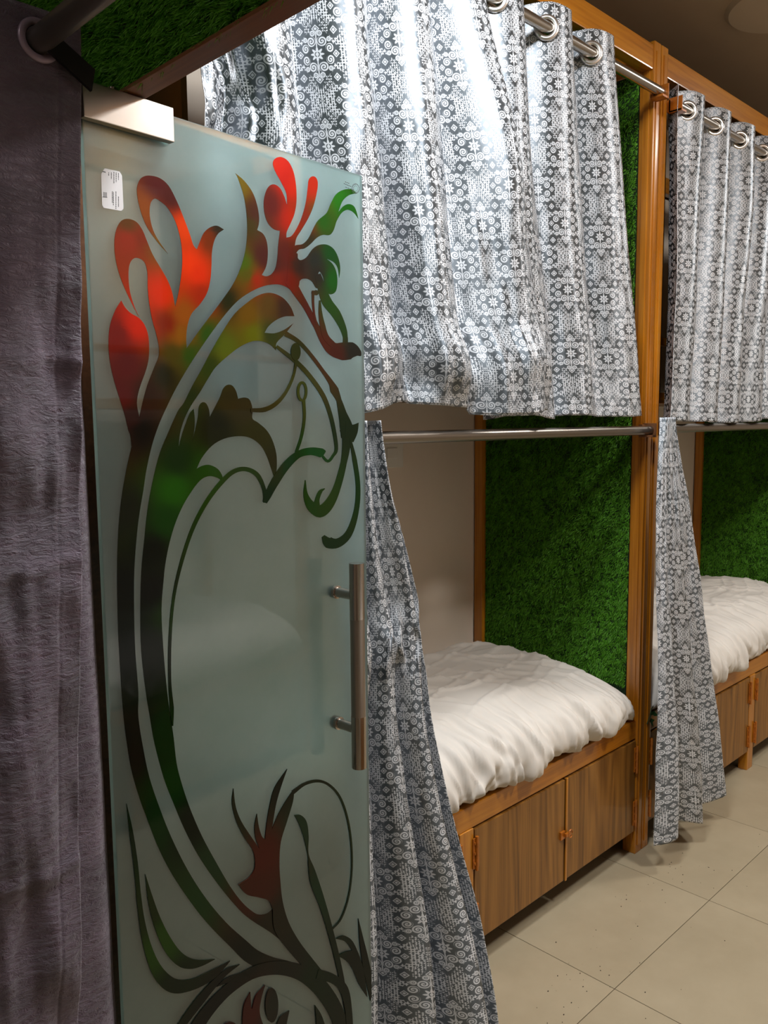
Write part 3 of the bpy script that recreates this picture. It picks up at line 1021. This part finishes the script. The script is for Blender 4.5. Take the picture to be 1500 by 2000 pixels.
cs(fB, (900, 120, 56, 56, 10), (980, 250, 52, 50, 15), (700, 120, 36, 42, 15), (500, 250, 28, 58, 12), (480, 400, 46, 100, 12),
   (450, 550, 30, 74, 15), (380, 700, 22, 28, 16), (370, 900, 25, 28, 22), (360, 1200, 36, 42, 36), (430, 1600, 8, 54, 10),
   (250, 500, 38, 42, 28), (240, 900, 18, 24, 16), (250, 1200, 22, 30, 25), (290, 1600, 18, 24, 16), (650, 300, 46, 84, 20),
   (850, 300, 46, 72, 25), (940, 450, 8, 48, 18), (1050, 260, 10, 64, 25), (1180, 210, 12, 80, 30), (1330, 100, 20, 48, 20),
   (1250, 470, 46, 74, 20), (1150, 470, 36, 74, 20), (1390, 400, 15, 64, 20), (1280, 660, 30, 58, 30), (560, 650, 46, 68, 25), (480, 1000, 42, 68, 25))
cs(fC, (440, 150, 10, 54, 10), (480, 320, 15, 64, 15), (560, 530, 15, 30, 10), (680, 740, 38, 64, 36), (300, 200, 20, 22, 15),
   (400, 560, 15, 58, 15), (580, 930, 36, 68, 30), (850, 1180, 25, 32, 22), (1040, 1250, 36, 38, 30), (420, 1120, 52, 84, 25),
   (280, 600, 25, 46, 25), (330, 1000, 42, 56, 25), (500, 1330, 32, 46, 28), (780, 430, 42, 46, 25), (1010, 320, 32, 36, 25),
   (930, 700, 88, 34, 20), (900, 850, 80, 36, 22), (990, 1030, 46, 42, 28), (1120, 540, 36, 62, 40), (1200, 900, 30, 62, 40),
   (1280, 1200, 12, 42, 25), (1380, 1200, 12, 28, 18), (1350, 500, 30, 52, 20), (870, 1470, 82, 32, 25), (965, 1430, 46, 48, 38),
   (1180, 1300, 20, 46, 25), (700, 1400, 30, 32, 28))
CSD = np.array([[*on_door(c_[0], c_[1]), *c_[2:]] for c_ in CS])
FILM = 0.8
_layer = [0]
def film(name, outline_px, label=None):
    """one piece of the print: a thin film with its own outline on the glass"""
    pts = [on_door(p[0], p[1]) for p in outline_px]
    pts = [np.array((min(max(p[0], 0.002), DW - 0.002), max(p[1], DB + 0.002))) for p in pts]
    _layer[0] += 1
    off = -0.0004 - 0.00006 * _layer[0]
    P3 = [Vector((p[0], p[1], 0)) for p in pts]
    tri = tessellate_polygon([P3])
    bm = bmesh.new()
    vs = [bm.verts.new((p[0], off, p[1])) for p in pts]
    for t in tri:
        try: bm.faces.new([vs[i] for i in t])
        except ValueError: pass
    for _ in range(5):
        es = [e_ for e_ in bm.edges if e_.calc_length() > 0.016]
        if not es: break
        bmesh.ops.subdivide_edges(bm, edges=es, cuts=1)
        bmesh.ops.triangulate(bm, faces=[f_ for f_ in bm.faces if len(f_.verts) > 3])
    bmesh.ops.recalc_face_normals(bm, faces=bm.faces[:])
    if sum(f_.normal.y * f_.calc_area() for f_ in bm.faces) > 0:
        bmesh.ops.reverse_faces(bm, faces=bm.faces[:])
    # rim down to the glass
    be = [e_ for e_ in bm.edges if len(e_.link_faces) == 1]
    r = bmesh.ops.extrude_edge_only(bm, edges=be)
    for v in [g_ for g_ in r['geom'] if isinstance(g_, bmesh.types.BMVert)]:
        v.co.y = -0.0001
    me = bpy.data.meshes.new(name)
    bm.to_mesh(me); bm.free()
    ca = me.color_attributes.new('film', 'FLOAT_COLOR', 'POINT')
    co = np.empty(len(me.vertices) * 3); me.vertices.foreach_get('co', co)
    co = co.reshape(-1, 3)[:, [0, 2]]
    d2 = ((co[:, None, :] - CSD[None, :, :2]) ** 2).sum(-1) + 1e-5
    w = d2 ** -1.7
    colr = ((w @ CSD[:, 2:]) / w.sum(1, keepdims=True)) ** 1.22 * FILM
    ca.data.foreach_set('color', np.c_[colr, np.ones(len(colr))].astype(np.float32).ravel())
    me.materials.append(M['motif'])
    o_ = link(bpy.data.objects.new(name, me), door)
    if label: o_['label'] = label
    return o_

def blade(name, fr, pts, n=6):
    """tapered stroke: (x, y, width)"""
    px = conv(fr, [p[:2] for p in pts])
    c_ = cat(px, False, n)
    w = np.interp(np.linspace(0, len(pts) - 1, len(c_)), range(len(pts)), [p[2] * K for p in pts])
    L, Rr = [], []
    for i, p in enumerate(c_):
        t = np.array(c_[min(i + 1, len(c_) - 1)]) - np.array(c_[max(i - 1, 0)])
        t = t / (np.linalg.norm(t) + 1e-9)
        nn = np.array((-t[1], t[0])) * w[i] / 2
        L.append(p + nn); Rr.append(p - nn)
    # round ends
    return film(name, L + Rr[::-1])

def shape(name, fr, pts, n=5, label=None):
    return film(name, cat(conv(fr, pts), True, n), label)

def oval(name, fr, cx, cy, rx, ry, rot=0.0):
    ts = np.linspace(0, 2 * math.pi, 36, endpoint=False)
    return film(name, [fr(cx + rx * math.cos(t) * math.cos(rot) - ry * math.sin(t) * math.sin(rot), cy + rx * math.cos(t) * math.sin(rot) + ry * math.sin(t) * math.cos(rot)) for t in ts])

body = []
body += conv(fA, [(220, 780, s_), (190, 830), (165, 900), (157, 980), (162, 1070), (180, 1160), (210, 1260), (235, 1340), (255, 1420)])
body += conv(fB, [(266, 130), (271, 185, s_), (245, 300), (220, 450), (205, 620), (200, 800), (202, 1000), (210, 1200), (222, 1400)])
body += conv(fC, [(232, 0), (245, 110), (270, 260), (310, 400), (350, 510), (400, 640), (460, 760), (530, 870), (610, 980), (690, 1070), (760, 1140), (830, 1210), (895, 1248, s_),
                  (1140, 1252, s_), (1060, 1215), (980, 1195), (900, 1160), (840, 1110), (740, 1020), (640, 900), (550, 760), (470, 600), (410, 450), (360, 300), (330, 160), (305, 0)])
body += conv(fB, [(305, 1400), (290, 1200), (284, 1000), (285, 800), (298, 620), (313, 500), (330, 400), (345, 300), (372, 180), (405, 80)])
body += conv(fA, [(440, 1322), (490, 1220), (560, 1100), (640, 980), (720, 870), (790, 790), (850, 745), (910, 715), (960, 702), (1010, 702), (1050, 720), (1085, 755, s_),
                  (1105, 690), (1100, 600), (1082, 508, s_), (1090, 470), (1115, 430), (1150, 370), (1175, 310), (1192, 240), (1196, 195), (1185, 168), (1165, 165), (1150, 185), (1145, 230), (1135, 300), (1115, 370), (1090, 425), (1065, 460), (1040, 468, s_),
                  (1042, 440), (1060, 400), (1080, 350), (1090, 290), (1088, 210), (1075, 140), (1050, 90), (1015, 68), (985, 75), (973, 100), (985, 140), (1015, 195), (1040, 250), (1043, 306, s_),
                  (1030, 265), (1010, 225), (985, 205), (960, 208), (940, 235), (928, 285), (930, 340), (945, 390), (975, 425), (1008, 435, s_),
                  (1000, 500), (995, 570), (985, 620), (965, 650), (940, 660), (918, 654, s_), (940, 610), (948, 550), (943, 490), (925, 450), (895, 430, s_), (903, 400), (904, 360), (893, 300), (870, 240), (830, 185), (786, 148, s_),
                  (800, 175), (828, 260), (842, 350), (845, 450), (835, 540), (812, 620), (775, 700), (720, 780), (660, 860), (600, 940), (545, 1018, s_),
                  (543, 960), (550, 900), (570, 845), (610, 800), (645, 745), (662, 680), (668, 610), (670, 545), (680, 490), (700, 450), (730, 428, s_), (695, 409), (660, 418), (630, 445), (610, 490), (596, 527, s_),
                  (578, 505), (560, 450), (530, 370), (495, 285), (455, 210), (410, 172), (360, 160), (325, 168), (305, 195), (298, 240), (312, 320), (345, 410), (400, 490), (452, 548, s_),
                  (410, 490), (378, 430), (362, 360), (365, 300), (385, 275), (410, 285), (450, 320), (490, 390), (515, 480), (523, 560), (520, 640), (505, 740), (488, 810, s_),
                  (470, 730), (445, 670), (410, 610), (375, 550), (350, 490), (325, 430), (295, 390), (255, 375), (220, 385), (195, 430), (186, 500), (195, 590), (225, 690), (275, 800), (312, 868, s_),
                  (285, 810), (262, 730), (256, 650), (262, 600), (280, 573), (305, 570), (335, 590), (350, 640), (352, 720), (360, 800), (375, 880), (395, 950), (408, 1020), (405, 1060), (385, 1110), (350, 1200), (325, 1290), (310, 1360, s_),
                  (298, 1290), (310, 1220), (345, 1120), (358, 1050), (355, 960), (335, 900), (305, 865), (270, 845), (240, 815)])
film('print_stem', cat(body, True, 4), 'red, orange and green petals running into a dark stem')

inner = []
inner += conv(fA, [(1080, 858, s_), (1060, 810), (1020, 765), (960, 742), (900, 755), (840, 795), (780, 850), (720, 940), (665, 1035), (620, 1120), (570, 1210), (530, 1290)])
inner += conv(fB, [(500, 10), (455, 110), (410, 220), (375, 360), (350, 500), (335, 640), (320, 800), (315, 1000), (320, 1200), (342, 1400)])
inner += conv(fC, [(362, 0), (385, 130), (430, 300), (480, 430), (540, 570), (610, 700), (700, 830), (790, 940), (860, 1005), (1000, 1100), (1140, 1252, s_),
                   (1060, 1090), (1010, 1000), (975, 950, s_), (945, 975), (905, 982), (870, 965), (820, 920), (760, 840), (690, 720), (620, 590), (560, 450), (520, 330), (495, 230), (480, 100), (465, 0)])
inner += conv(fB, [(448, 1400), (430, 1200), (420, 1000), (430, 850), (440, 760), (460, 660), (490, 560), (530, 470), (580, 390), (620, 345), (660, 330), (700, 340), (722, 357, s_),
                   (722, 330), (700, 295), (660, 275), (625, 278), (595, 293, s_), (620, 240), (670, 180), (730, 145), (800, 132), (860, 140), (910, 175), (940, 225), (962, 285), (982, 345, s_), (992, 290), (990, 220), (970, 150), (940, 100), (900, 65), (872, 45)])
inner += conv(fA, [(872, 1330), (868, 1300), (855, 1270), (830, 1262), (800, 1268, s_), (790, 1230), (770, 1202), (745, 1200), (725, 1220), (710, 1260), (690, 1300), (660, 1358, s_),
                   (655, 1320), (640, 1290), (620, 1287), (605, 1310), (600, 1360), (585, 1430), (570, 1490, s_), (582, 1430), (585, 1370), (580, 1318, s_), (560, 1340), (540, 1390), (520, 1450), (505, 1510, s_),
                   (512, 1440), (535, 1365), (568, 1300), (608, 1240), (650, 1170), (690, 1110), (750, 1055), (810, 1010), (870, 983), (920, 983), (960, 1000), (988, 1028, s_), (992, 990), (1035, 945), (1075, 893, s_),
                   (1030, 925), (980, 943), (932, 940, s_), (950, 910), (985, 880), (1030, 860)])
film('print_stem', cat(inner, True, 4), 'olive leaf flowing into a dark inner stem')

shape('print_leaf', fA, [(1060, 540, s_), (1082, 508), (1120, 500), (1150, 470), (1180, 410), (1200, 380), (1240, 345), (1260, 300), (1285, 255), (1320, 232), (1360, 228), (1390, 248, s_), (1350, 258), (1320, 285), (1305, 320), (1298, 342, s_),
      (1320, 315), (1345, 302), (1370, 308), (1385, 330), (1397, 374, s_), (1375, 345), (1345, 330), (1315, 345), (1290, 385), (1275, 430), (1255, 455), (1220, 455), (1190, 470), (1160, 500), (1130, 522), (1100, 530), (1075, 570, s_)], label='bright green forked leaf')
shape('print_leaf', fA, [(1050, 560, s_), (1092, 545), (1097, 570), (1112, 580), (1140, 565), (1170, 525), (1200, 505), (1240, 503), (1275, 525), (1298, 570), (1307, 620), (1302, 668, s_), (1295, 620), (1275, 590), (1240, 573, s_),
      (1270, 600), (1288, 640), (1293, 690), (1285, 735), (1260, 750), (1240, 735), (1230, 700), (1220, 660), (1205, 637), (1198, 655), (1210, 700), (1190, 720), (1165, 685), (1135, 672), (1105, 685), (1085, 755, s_), (1040, 700, s_)], label='green curled leaf')
blade('print_tendril', fA, [(1055, 680, 50), (1090, 735, 42), (1140, 815, 30), (1190, 910, 28), (1230, 975, 50), (1270, 1020, 66), (1320, 1032, 90), (1365, 1030, 84), (1395, 1040, 40), (1410, 1055, 6)])
blade('print_tendril', fA, [(1195, 650, 30), (1215, 715, 42), (1240, 785, 50), (1285, 845, 46), (1318, 910, 34), (1332, 960, 24), (1332, 1000, 26)])
blade('print_tendril', fA, [(1165, 738, 14), (1188, 742, 26), (1192, 730, 16)])
blade('print_tendril', fA, [(1172, 735, 14), (1172, 790, 12), (1178, 850, 10), (1190, 900, 10)])
blade('print_tendril', fA, [(1206, 780, 8), (1208, 840, 18), (1218, 900, 26), (1235, 960, 30), (1270, 1000, 30)])
blade('print_tendril', fA, [(1035, 945, 26), (1100, 985, 20), (1160, 1050, 18), (1220, 1130, 18), (1262, 1190, 26), (1278, 1225, 42), (1300, 1275, 26), (1318, 1340, 40), (1335, 1400, 62), (1342, 1460, 60)])
blade('print_tendril', fB, [(1338, 100, 66), (1340, 150, 46), (1325, 260, 30), (1290, 390, 36), (1250, 470, 50), (1205, 505, 62), (1160, 475, 46), (1135, 420, 22), (1133, 350, 3)])
blade('print_tendril', fB, [(1190, 500, 40), (1192, 450, 22), (1208, 408, 18), (1230, 392, 4)])
shape('print_leaf', fB, [(1335, 60, s_), (1365, 75), (1398, 65, s_), (1392, 115), (1372, 162, s_), (1330, 150, s_)])
blade('print_tendril', fB, [(1355, 140, 8), (1378, 250, 22), (1395, 380, 22), (1387, 500, 24), (1352, 610, 34), (1300, 660, 44), (1250, 660, 58), (1222, 628, 16)])
blade('print_tendril', fA, [(990, 1008, 14), (1080, 1078, 22), (1150, 1150, 22), (1220, 1250, 22), (1258, 1350, 20), (1280, 1450, 18), (1287, 1520, 16), (1272, 1550, 13), (1245, 1578, 14), (1212, 1545, 10)])
blade('print_tendril', fB, [(932, 462, 20), (945, 430, 34), (985, 355, 40), (1040, 275, 40), (1100, 222, 34), (1160, 207, 38), (1212, 215, 46), (1226, 222, 30)])
blade('print_tendril', fB, [(934, 462, 16), (928, 395, 18), (895, 325, 22), (840, 296, 22), (780, 306, 22), (720, 357, 22), (640, 462, 20), (570, 600, 18), (512, 780, 16), (477, 950, 14), (461, 1150, 14), (460, 1350, 14), (470, 1480, 20), (474, 1570, 6)])
ts = np.linspace(0.35 * math.pi, 2.40 * math.pi, 26)
blade('print_tendril', fA, [(1117 + 20 * math.cos(t), 1232 + 44 * math.sin(t), 13) for t in ts], 3)
blade('print_tendril', fA, [(1124, 1272, 16), (1128, 1360, 14), (1115, 1450, 14), (1088, 1535, 14)])
blade('print_tendril', fA, [(862, 1325, 18), (930, 1322, 24), (990, 1290, 20), (1040, 1230, 14), (1075, 1150, 12), (1088, 1075, 12)])
oval('print_leaf', fA, 1085, 1035, 24, 44)
# lower flower
shape('print_leaf', fC, [(245, 430, s_), (275, 560), (300, 720), (315, 870), (335, 1010), (370, 1140), (420, 1240), (490, 1300), (570, 1300), (660, 1260), (760, 1210, s_), (690, 1290), (600, 1345), (500, 1372), (430, 1350), (370, 1270), (325, 1120), (300, 950), (283, 760), (260, 580)])
shape('print_leaf', fC, [(338, 780, s_), (370, 880), (410, 990), (460, 1090), (520, 1170), (590, 1205), (685, 1202, s_), (620, 1235), (560, 1250), (500, 1235), (440, 1170), (390, 1060), (355, 930)])
shape('print_leaf', fC, [(690, 1340, s_), (740, 1295), (810, 1270, s_), (760, 1312)])
shape('print_leaf', fC, [(808, 1228, s_), (740, 1250), (660, 1320), (580, 1410), (495, 1530, s_), (540, 1530, s_), (610, 1440), (680, 1350), (740, 1282)])
blade('print_tendril', fC, [(560, 1600, 60), (640, 1470, 58), (740, 1360, 52), (860, 1275, 56), (980, 1246, 66), (1090, 1262, 76), (1180, 1316, 84), (1250, 1400, 80), (1300, 1500, 72), (1330, 1620, 66)])
blade('print_tendril', fC, [(520, 1620, 14), (590, 1500, 14), (660, 1410, 12), (720, 1350, 6)])
shape('print_petal', fC, [(775, 355, s_), (785, 440), (810, 510), (850, 575), (905, 655, s_), (885, 600), (880, 540), (892, 480, s_), (900, 540), (915, 590), (932, 607, s_), (940, 530), (955, 440), (980, 350), (1042, 258, s_), (1010, 350), (985, 440), (965, 560, s_),
      (1000, 480), (1040, 410), (1077, 357, s_), (1070, 420), (1040, 520), (1010, 620), (1003, 720), (1008, 820), (1020, 920), (1050, 1020), (1100, 1110), (1160, 1190), (1240, 1290, s_), (1190, 1330, s_), (1130, 1250), (1050, 1160), (980, 1060), (970, 955, s_), (950, 912), (900, 895), (840, 880), (800, 832, s_),
      (850, 800), (878, 760), (882, 710), (870, 660), (830, 600), (790, 520), (768, 430)], label='dark red flower with pointed petals')
shape('print_leaf', fC, [(1078, 487, s_), (1110, 487), (1138, 520), (1148, 590), (1148, 680), (1180, 760), (1220, 880), (1260, 1020), (1300, 1180), (1330, 1330), (1348, 1470, s_), (1330, 1470, s_), (1300, 1300), (1260, 1130), (1210, 960), (1160, 830), (1148, 740), (1145, 690), (1125, 600), (1100, 530)])
blade('print_tendril', fC, [(1070, 375, 18), (1130, 332, 14), (1200, 318, 14), (1260, 345, 12), (1310, 410, 10), (1345, 520, 9), (1362, 650, 8), (1362, 780, 7), (1345, 900, 7), (1310, 1000, 7), (1266, 1052, 8)])
shape('print_leaf', fC, [(1282, 1100, s_), (1320, 1085), (1360, 1105), (1390, 1160), (1420, 1250), (1440, 1390, s_), (1400, 1330), (1370, 1260), (1340, 1215), (1293, 1185, s_), (1330, 1165), (1364, 1158, s_), (1330, 1115)])
shape('print_leaf', fC, [(1395, 1000, s_), (1420, 1100), (1445, 1200), (1470, 1330), (1455, 1410, s_), (1420, 1250), (1402, 1120)])
oval('print_leaf', fC, 965, 1430, 32, 86)
shape('print_petal', fC, [(818, 1560, s_), (825, 1440), (858, 1365, s_), (865, 1450), (885, 1385), (932, 1330, s_), (912, 1400), (905, 1470), (935, 1560, s_)], label='dark red flame petals')
shape('print_petal', fC, [(1052, 1456, s_), (1005, 1490), (980, 1560, s_), (1030, 1560, s_)])
shape('print_leaf', fC, [(1180, 1430, s_), (1212, 1480), (1238, 1560, s_), (1190, 1560, s_)])
oval('print_leaf', fC, 760, 1560, 45, 46)
blade('print_tendril', fC, [(1190, 1275, 50), (1270, 1300, 46), (1322, 1350, 44), (1345, 1450, 34), (1355, 1600, 30)])

# --- patch fitting, pull handle, stickers
pf = empty('patch_fitting', (0, 0, 0)); pf.parent = door
box('clamp_plate', (-0.005, -0.014, 2.0145), (0.150, -0.0005, 2.0665), 'steel', pf, 0.0012)
box('clamp_plate', (-0.005, 0.0105, 2.0145), (0.150, 0.024, 2.0665), 'steel', pf, 0.0012)
box('clamp_bridge', (-0.005, -0.0004, 2.0602), (0.150, 0.0104, 2.0665), 'steel', pf, 0)
tube('pivot_pin', [(0.055, 0.005, 2.066), (0.055, 0.005, 2.0745)], 0.008, 'chrome', pf, 12)

hs, hz0, hz1, hy = 0.5105, 0.874, 1.293, -0.060
hp = empty('pull_handle', (0, 0, 0)); hp.parent = door
za, zb = hz0 + 0.108, hz1 - 0.112
tube('handle_bar', [(hs, hy, hz0), (hs, hy, za)], 0.0152, 'chrome', hp, 28)
tube('handle_grip', [(hs, hy, za), (hs, hy, zb)], 0.0148, 'grip', hp, 28)
tube('handle_bar', [(hs, hy, zb), (hs, hy, hz1)], 0.0152, 'chrome', hp, 28)
for z in (0.953, 1.2275):
    tube('standoff', [(hs, -0.0005, z), (hs, -0.0065, z), (hs, -0.007, z), (hs, hy + 0.008, z)], [0.0135, 0.0135, 0.0105, 0.0105], 'chrome', hp, 20)
for z in (0.953, 1.2275):
    tube('screw_cap', [(hs, 0.0105, z), (hs, 0.0155, z)], 0.0135, 'chrome', hp, 16)

def quad_on_door(name, px, mat, off, th=0.0002):
    q = [on_door(*p) for p in px]
    vs = [(p[0], off, p[1]) for p in q] + [(p[0], off + th, p[1]) for p in q]
    n = len(q)
    fs = [tuple(range(n)), tuple(reversed(range(n, 2 * n)))] + [(i, (i + 1) % n, n + (i + 1) % n, n + i) for i in range(n)]
    return mesh_obj(name, vs, fs, mat, door)
st = quad_on_door('sticker', [(204, 329), (233, 335), (238, 343), (241, 408), (236, 412), (202, 406), (199, 400), (197, 340)], 'paper', -0.0005)
st['label'] = 'small white printed sticker'
def ink_lines(name, items, off):
    bm = bmesh.new()
    for (x0, y0, x1, y1, w) in items:
        a, b_ = on_door(x0, y0), on_door(x1, y1)
        t = (b_ - a) / (np.linalg.norm(b_ - a) + 1e-9); nn = np.array((-t[1], t[0])) * w / 2
        vs = [bm.verts.new((p[0], off, p[1])) for p in (a + nn, b_ + nn, b_ - nn, a - nn)]
        bm.faces.new(vs)
    return bm_obj(name, bm, 'ink', door)
g = random.Random(3)
items = []
for (lx, y0, y1) in ((231, 338, 352), (231, 384, 404), (226.5, 337, 356), (226, 374, 408), (222, 336, 358), (221, 375, 402), (217, 337, 350), (212, 337, 343), (219, 374, 396)):
    y = y0
    while y < y1:
        h_ = g.uniform(1.2, 3.6)
        items.append((lx, y, lx + 0.15, min(y + h_, y1), 0.0011)); y += h_ + g.uniform(0.5, 1.2)
for k in range(4): items.append((202 + k * 1.9, 375 + k * 0.3, 202 + k * 1.9, 384 + k * 0.3, 0.0007))
items.append((200, 384.5, 209, 385.5, 0.0008)); items.append((200, 335, 206, 336.5, 0.0012))
ink_lines('sticker_print', items, -0.00062)
items = []
for k in range(3):
    items += [(671.5 + k * 3, 355.8 + k * 1.2, 673.6 + k * 3, 356.6 + k * 1.2, 0.0014)]
for k in range(5):
    items += [(669 + k * 3, 359 + k * 1.3, 671.3 + k * 3, 360 + k * 1.3, 0.0014)]
for k in range(18):
    t0, t1 = math.pi * 2 * k / 18, math.pi * 2 * (k + 0.6) / 18
    items.append((692 + 7.0 * math.cos(t0), 369 + 9.0 * math.sin(t0), 692 + 7.0 * math.cos(t1), 369 + 9.0 * math.sin(t1), 0.0022))
    items.append((692 + 4.2 * math.cos(t0), 369 + 5.6 * math.sin(t0), 692 + 4.2 * math.cos(t1), 369 + 5.6 * math.sin(t1), 0.0010))
for k in range(4):
    items.append((672 + k * 4.5, 366 + k * 1.6, 675.5 + k * 4.5, 367.2 + k * 1.6, 0.0011))
ink_lines('glass_stamp', items, -0.0034)['label'] = 'tiny grey round maker stamp'

# ------------------------------------------------------------------ mauve curtain beside the door, its rod
PRX, PRZ = 0.507, 2.085
PY0 = 1.168
PEDGE = [(2.13, 0.569), (1.81, 0.553), (1.517, 0.536), (1.29, 0.524), (1.06, 0.514), (0.67, 0.493), (0.0, 0.458)]
ppts = [(0.569, PY0), (0.545, PY0 - 0.001), (PRX, PY0 - 0.002), (0.44, PY0), (0.36, PY0 + 0.001), (0.315, PY0 + 0.006), (0.298, PY0 + 0.022), (0.315, PY0 + 0.038),
        (0.36, PY0 + 0.043), (0.44, PY0 + 0.044), (PRX, PY0 + 0.044), (0.545, PY0 + 0.046), (0.564, PY0 + 0.058), (0.570, PY0 + 0.068), (0.560, PY0 + 0.080), (0.54, PY0 + 0.086), (PRX, PY0 + 0.088), (0.40, PY0 + 0.090), (0.31, PY0 + 0.092)]
pp = np.array(cat(ppts, False, 10))
pl = np.r_[0, np.cumsum(np.linalg.norm(np.diff(pp, axis=0), axis=1))]; pl /= pl[-1]
iturn = pl[np.argmin(pp[:, 0])]
PT, PB = PRZ + 0.042, 0.03
def purple_fn(U, V):
    x = np.interp(U, pl, pp[:, 0]); y = np.interp(U, pl, pp[:, 1])
    z = PT + (PB - PT) * V
    first = U < iturn
    w = np.clip((x - 0.298) / (0.569 - 0.298), 0, 1)
    x = x + np.where(first, (interp(z, PEDGE) - 0.569) * w, 0.016 * w * V)
    y = y + 0.012 * fbm(x * 14, z * 3.0, 3) * first * sstep(0.02, 0.2, V) + 0.006 * fbm(x * 10 + 7, z * 9, 2) * sstep(0.05, 0.2, V) * (first + 0.3)
    # creases pressed in while the cloth was folded
    for zc, s0 in ((1.37, 0.3), (0.92, -0.2), (1.66, 0.1)):
        y = y - first * 0.004 * np.exp(-((z - zc - s0 * (x - 0.45) * 0.3 - 0.01 * vnoise(x * 30, zc)) / 0.010) ** 2)
    hem = 0.0015 * np.exp(-(((interp(z, PEDGE) - x) - 0.032) / 0.0022) ** 2) * first
    y = y + hem
    z = z + 0.020 * np.clip((0.53 - x) / 0.2, -0.3, 0.0) * (1 - sstep(0, 0.1, V))
    return x, y, z
pc = cloth('mauve_curtain', purple_fn, 1.2, PT - PB, 300, 260, 'purple', [(PRX, PY0 - 0.002, PRZ), (PRX, PY0 + 0.044, PRZ), (PRX, PY0 + 0.088, PRZ)], 0.0225, 0.002)
tag(pc, 'heavy mauve-grey embossed curtain hanging left of the glass door', 'curtain')
for yy in (PY0 - 0.003, PY0 + 0.044, PY0 + 0.088):
    ring('eyelet', (PRX, yy, PRZ), (0, 1, 0), 0.0235, 0.0056, 'eyelet_purple', pc)
ro = tube('curtain_rod', [(PRX, -0.75, PRZ), (PRX, 1.30, PRZ)], 0.0165, 'rod_dark', None, 20)
tag(ro, 'dark steel rod carrying the mauve curtain under the turf header', 'curtain rod')
bm = bmesh.new()
vsA = [(PRX + 0.004, 1.150, PRZ + 0.016), (PRX + 0.004, 1.150, PRZ - 0.014), (0.572, 1.150, PRZ - 0.052), (0.578, 1.150, PRZ - 0.022)]
v1 = [bm.verts.new(v) for v in vsA]; v2 = [bm.verts.new((v[0], v[1] + 0.006, v[2])) for v in vsA]
bm.faces.new(v1); bm.faces.new(v2[::-1])
for i in range(4): bm.faces.new((v1[i], v2[i], v2[(i + 1) % 4], v1[(i + 1) % 4]))
bmesh.ops.recalc_face_normals(bm, faces=bm.faces[:])
bm_obj('rod_bracket', bm, 'bracket_black', ro)

# ------------------------------------------------------------------ small things
def switch_plate(loc, w, h, label, rot=0.0, grp='white wall plates'):
    e = empty('switch_plate', loc, rot)
    tag(e, label, 'switch', grp)
    box('cover', (-w / 2, -0.010, -h / 2), (w / 2, 0, h / 2), 'plate', e, 0.003)
    box('rocker', (-w * 0.22, -0.014, -h * 0.18), (w * 0.22, -0.0101, h * 0.18), 'plate', e, 0.002)
    return e
switch_plate((2.150, WALLY - 0.0005, 1.455), 0.12, 0.105, 'white switch plate on the beige wall below the eye-level rod')
e = switch_plate((2.752, ROWY + 0.026, 0.905), 0.030, 0.10, 'white socket on the post beside the narrow gathered curtain', math.radians(90))

# green artificial leaf sprig tied to the posts
e = empty('leaf_sprig', (2.722, ROWY - 0.006, 0.505))
tag(e, 'tiny green artificial leaf sprig stuck on the middle posts', 'leaf sprig')
tube('stem', [(-0.012, 0.001, -0.03), (0.0, -0.004, 0.0), (0.012, -0.002, 0.024)], 0.0016, 'leaf', e, 6)
for k in range(7):
    a = k * 2.4; L = 0.026 + 0.006 * (k % 3)
    d = Vector((math.cos(a), -0.35, math.sin(a))).normalized()
    sd = d.cross(Vector((0, -1, 0.2))).normalized()
    b0 = Vector((-0.008 + 0.003 * k, -0.006, -0.018 + 0.006 * k))
    up = d.cross(sd).normalized() * 0.003
    vs = [b0, b0 + d * L * 0.4 + sd * 0.009, b0 + d * L, b0 + d * L * 0.4 - sd * 0.009, b0 + d * L * 0.45 + up, b0 + d * L * 0.45 - up * 0.2]
    mesh_obj('leaf', vs, [(0, 1, 4), (1, 2, 4), (2, 3, 4), (3, 0, 4), (1, 0, 5), (2, 1, 5), (3, 2, 5), (0, 3, 5)], 'leaf', e)

# crumbs of dirt on the floor
bm = bmesh.new()
g = random.Random(11)
spots = [(1.93, 1.22), (1.97, 1.17), (2.12, 1.25), (2.35, 1.27), (2.60, 1.29), (2.66, 1.27), (1.83, 1.18), (1.80, 1.10), (2.0, 1.10), (2.5, 1.2), (2.2, 1.15), (2.75, 1.2)]
for k in range(80):
    if k < 44:
        sx, sy = spots[k % len(spots)]
        x, y = sx + g.gauss(0, 0.03), sy + g.gauss(0, 0.025)
    else:
        x, y = g.uniform(1.7, 3.2), g.uniform(0.95, 1.36)
    r_ = g.uniform(0.0006, 0.0019)
    bmesh.ops.create_icosphere(bm, subdivisions=1, radius=r_, matrix=Matrix.Translation((x, y, r_ * 0.5)) @ Matrix.Diagonal((g.uniform(0.7, 1.6), 1, 0.6, 1)))
o = bm_obj('floor_crumbs', bm, 'crumb')
tag(o, 'scattered dark crumbs of dirt on the cream floor tiles', 'crumbs', None, 'stuff')
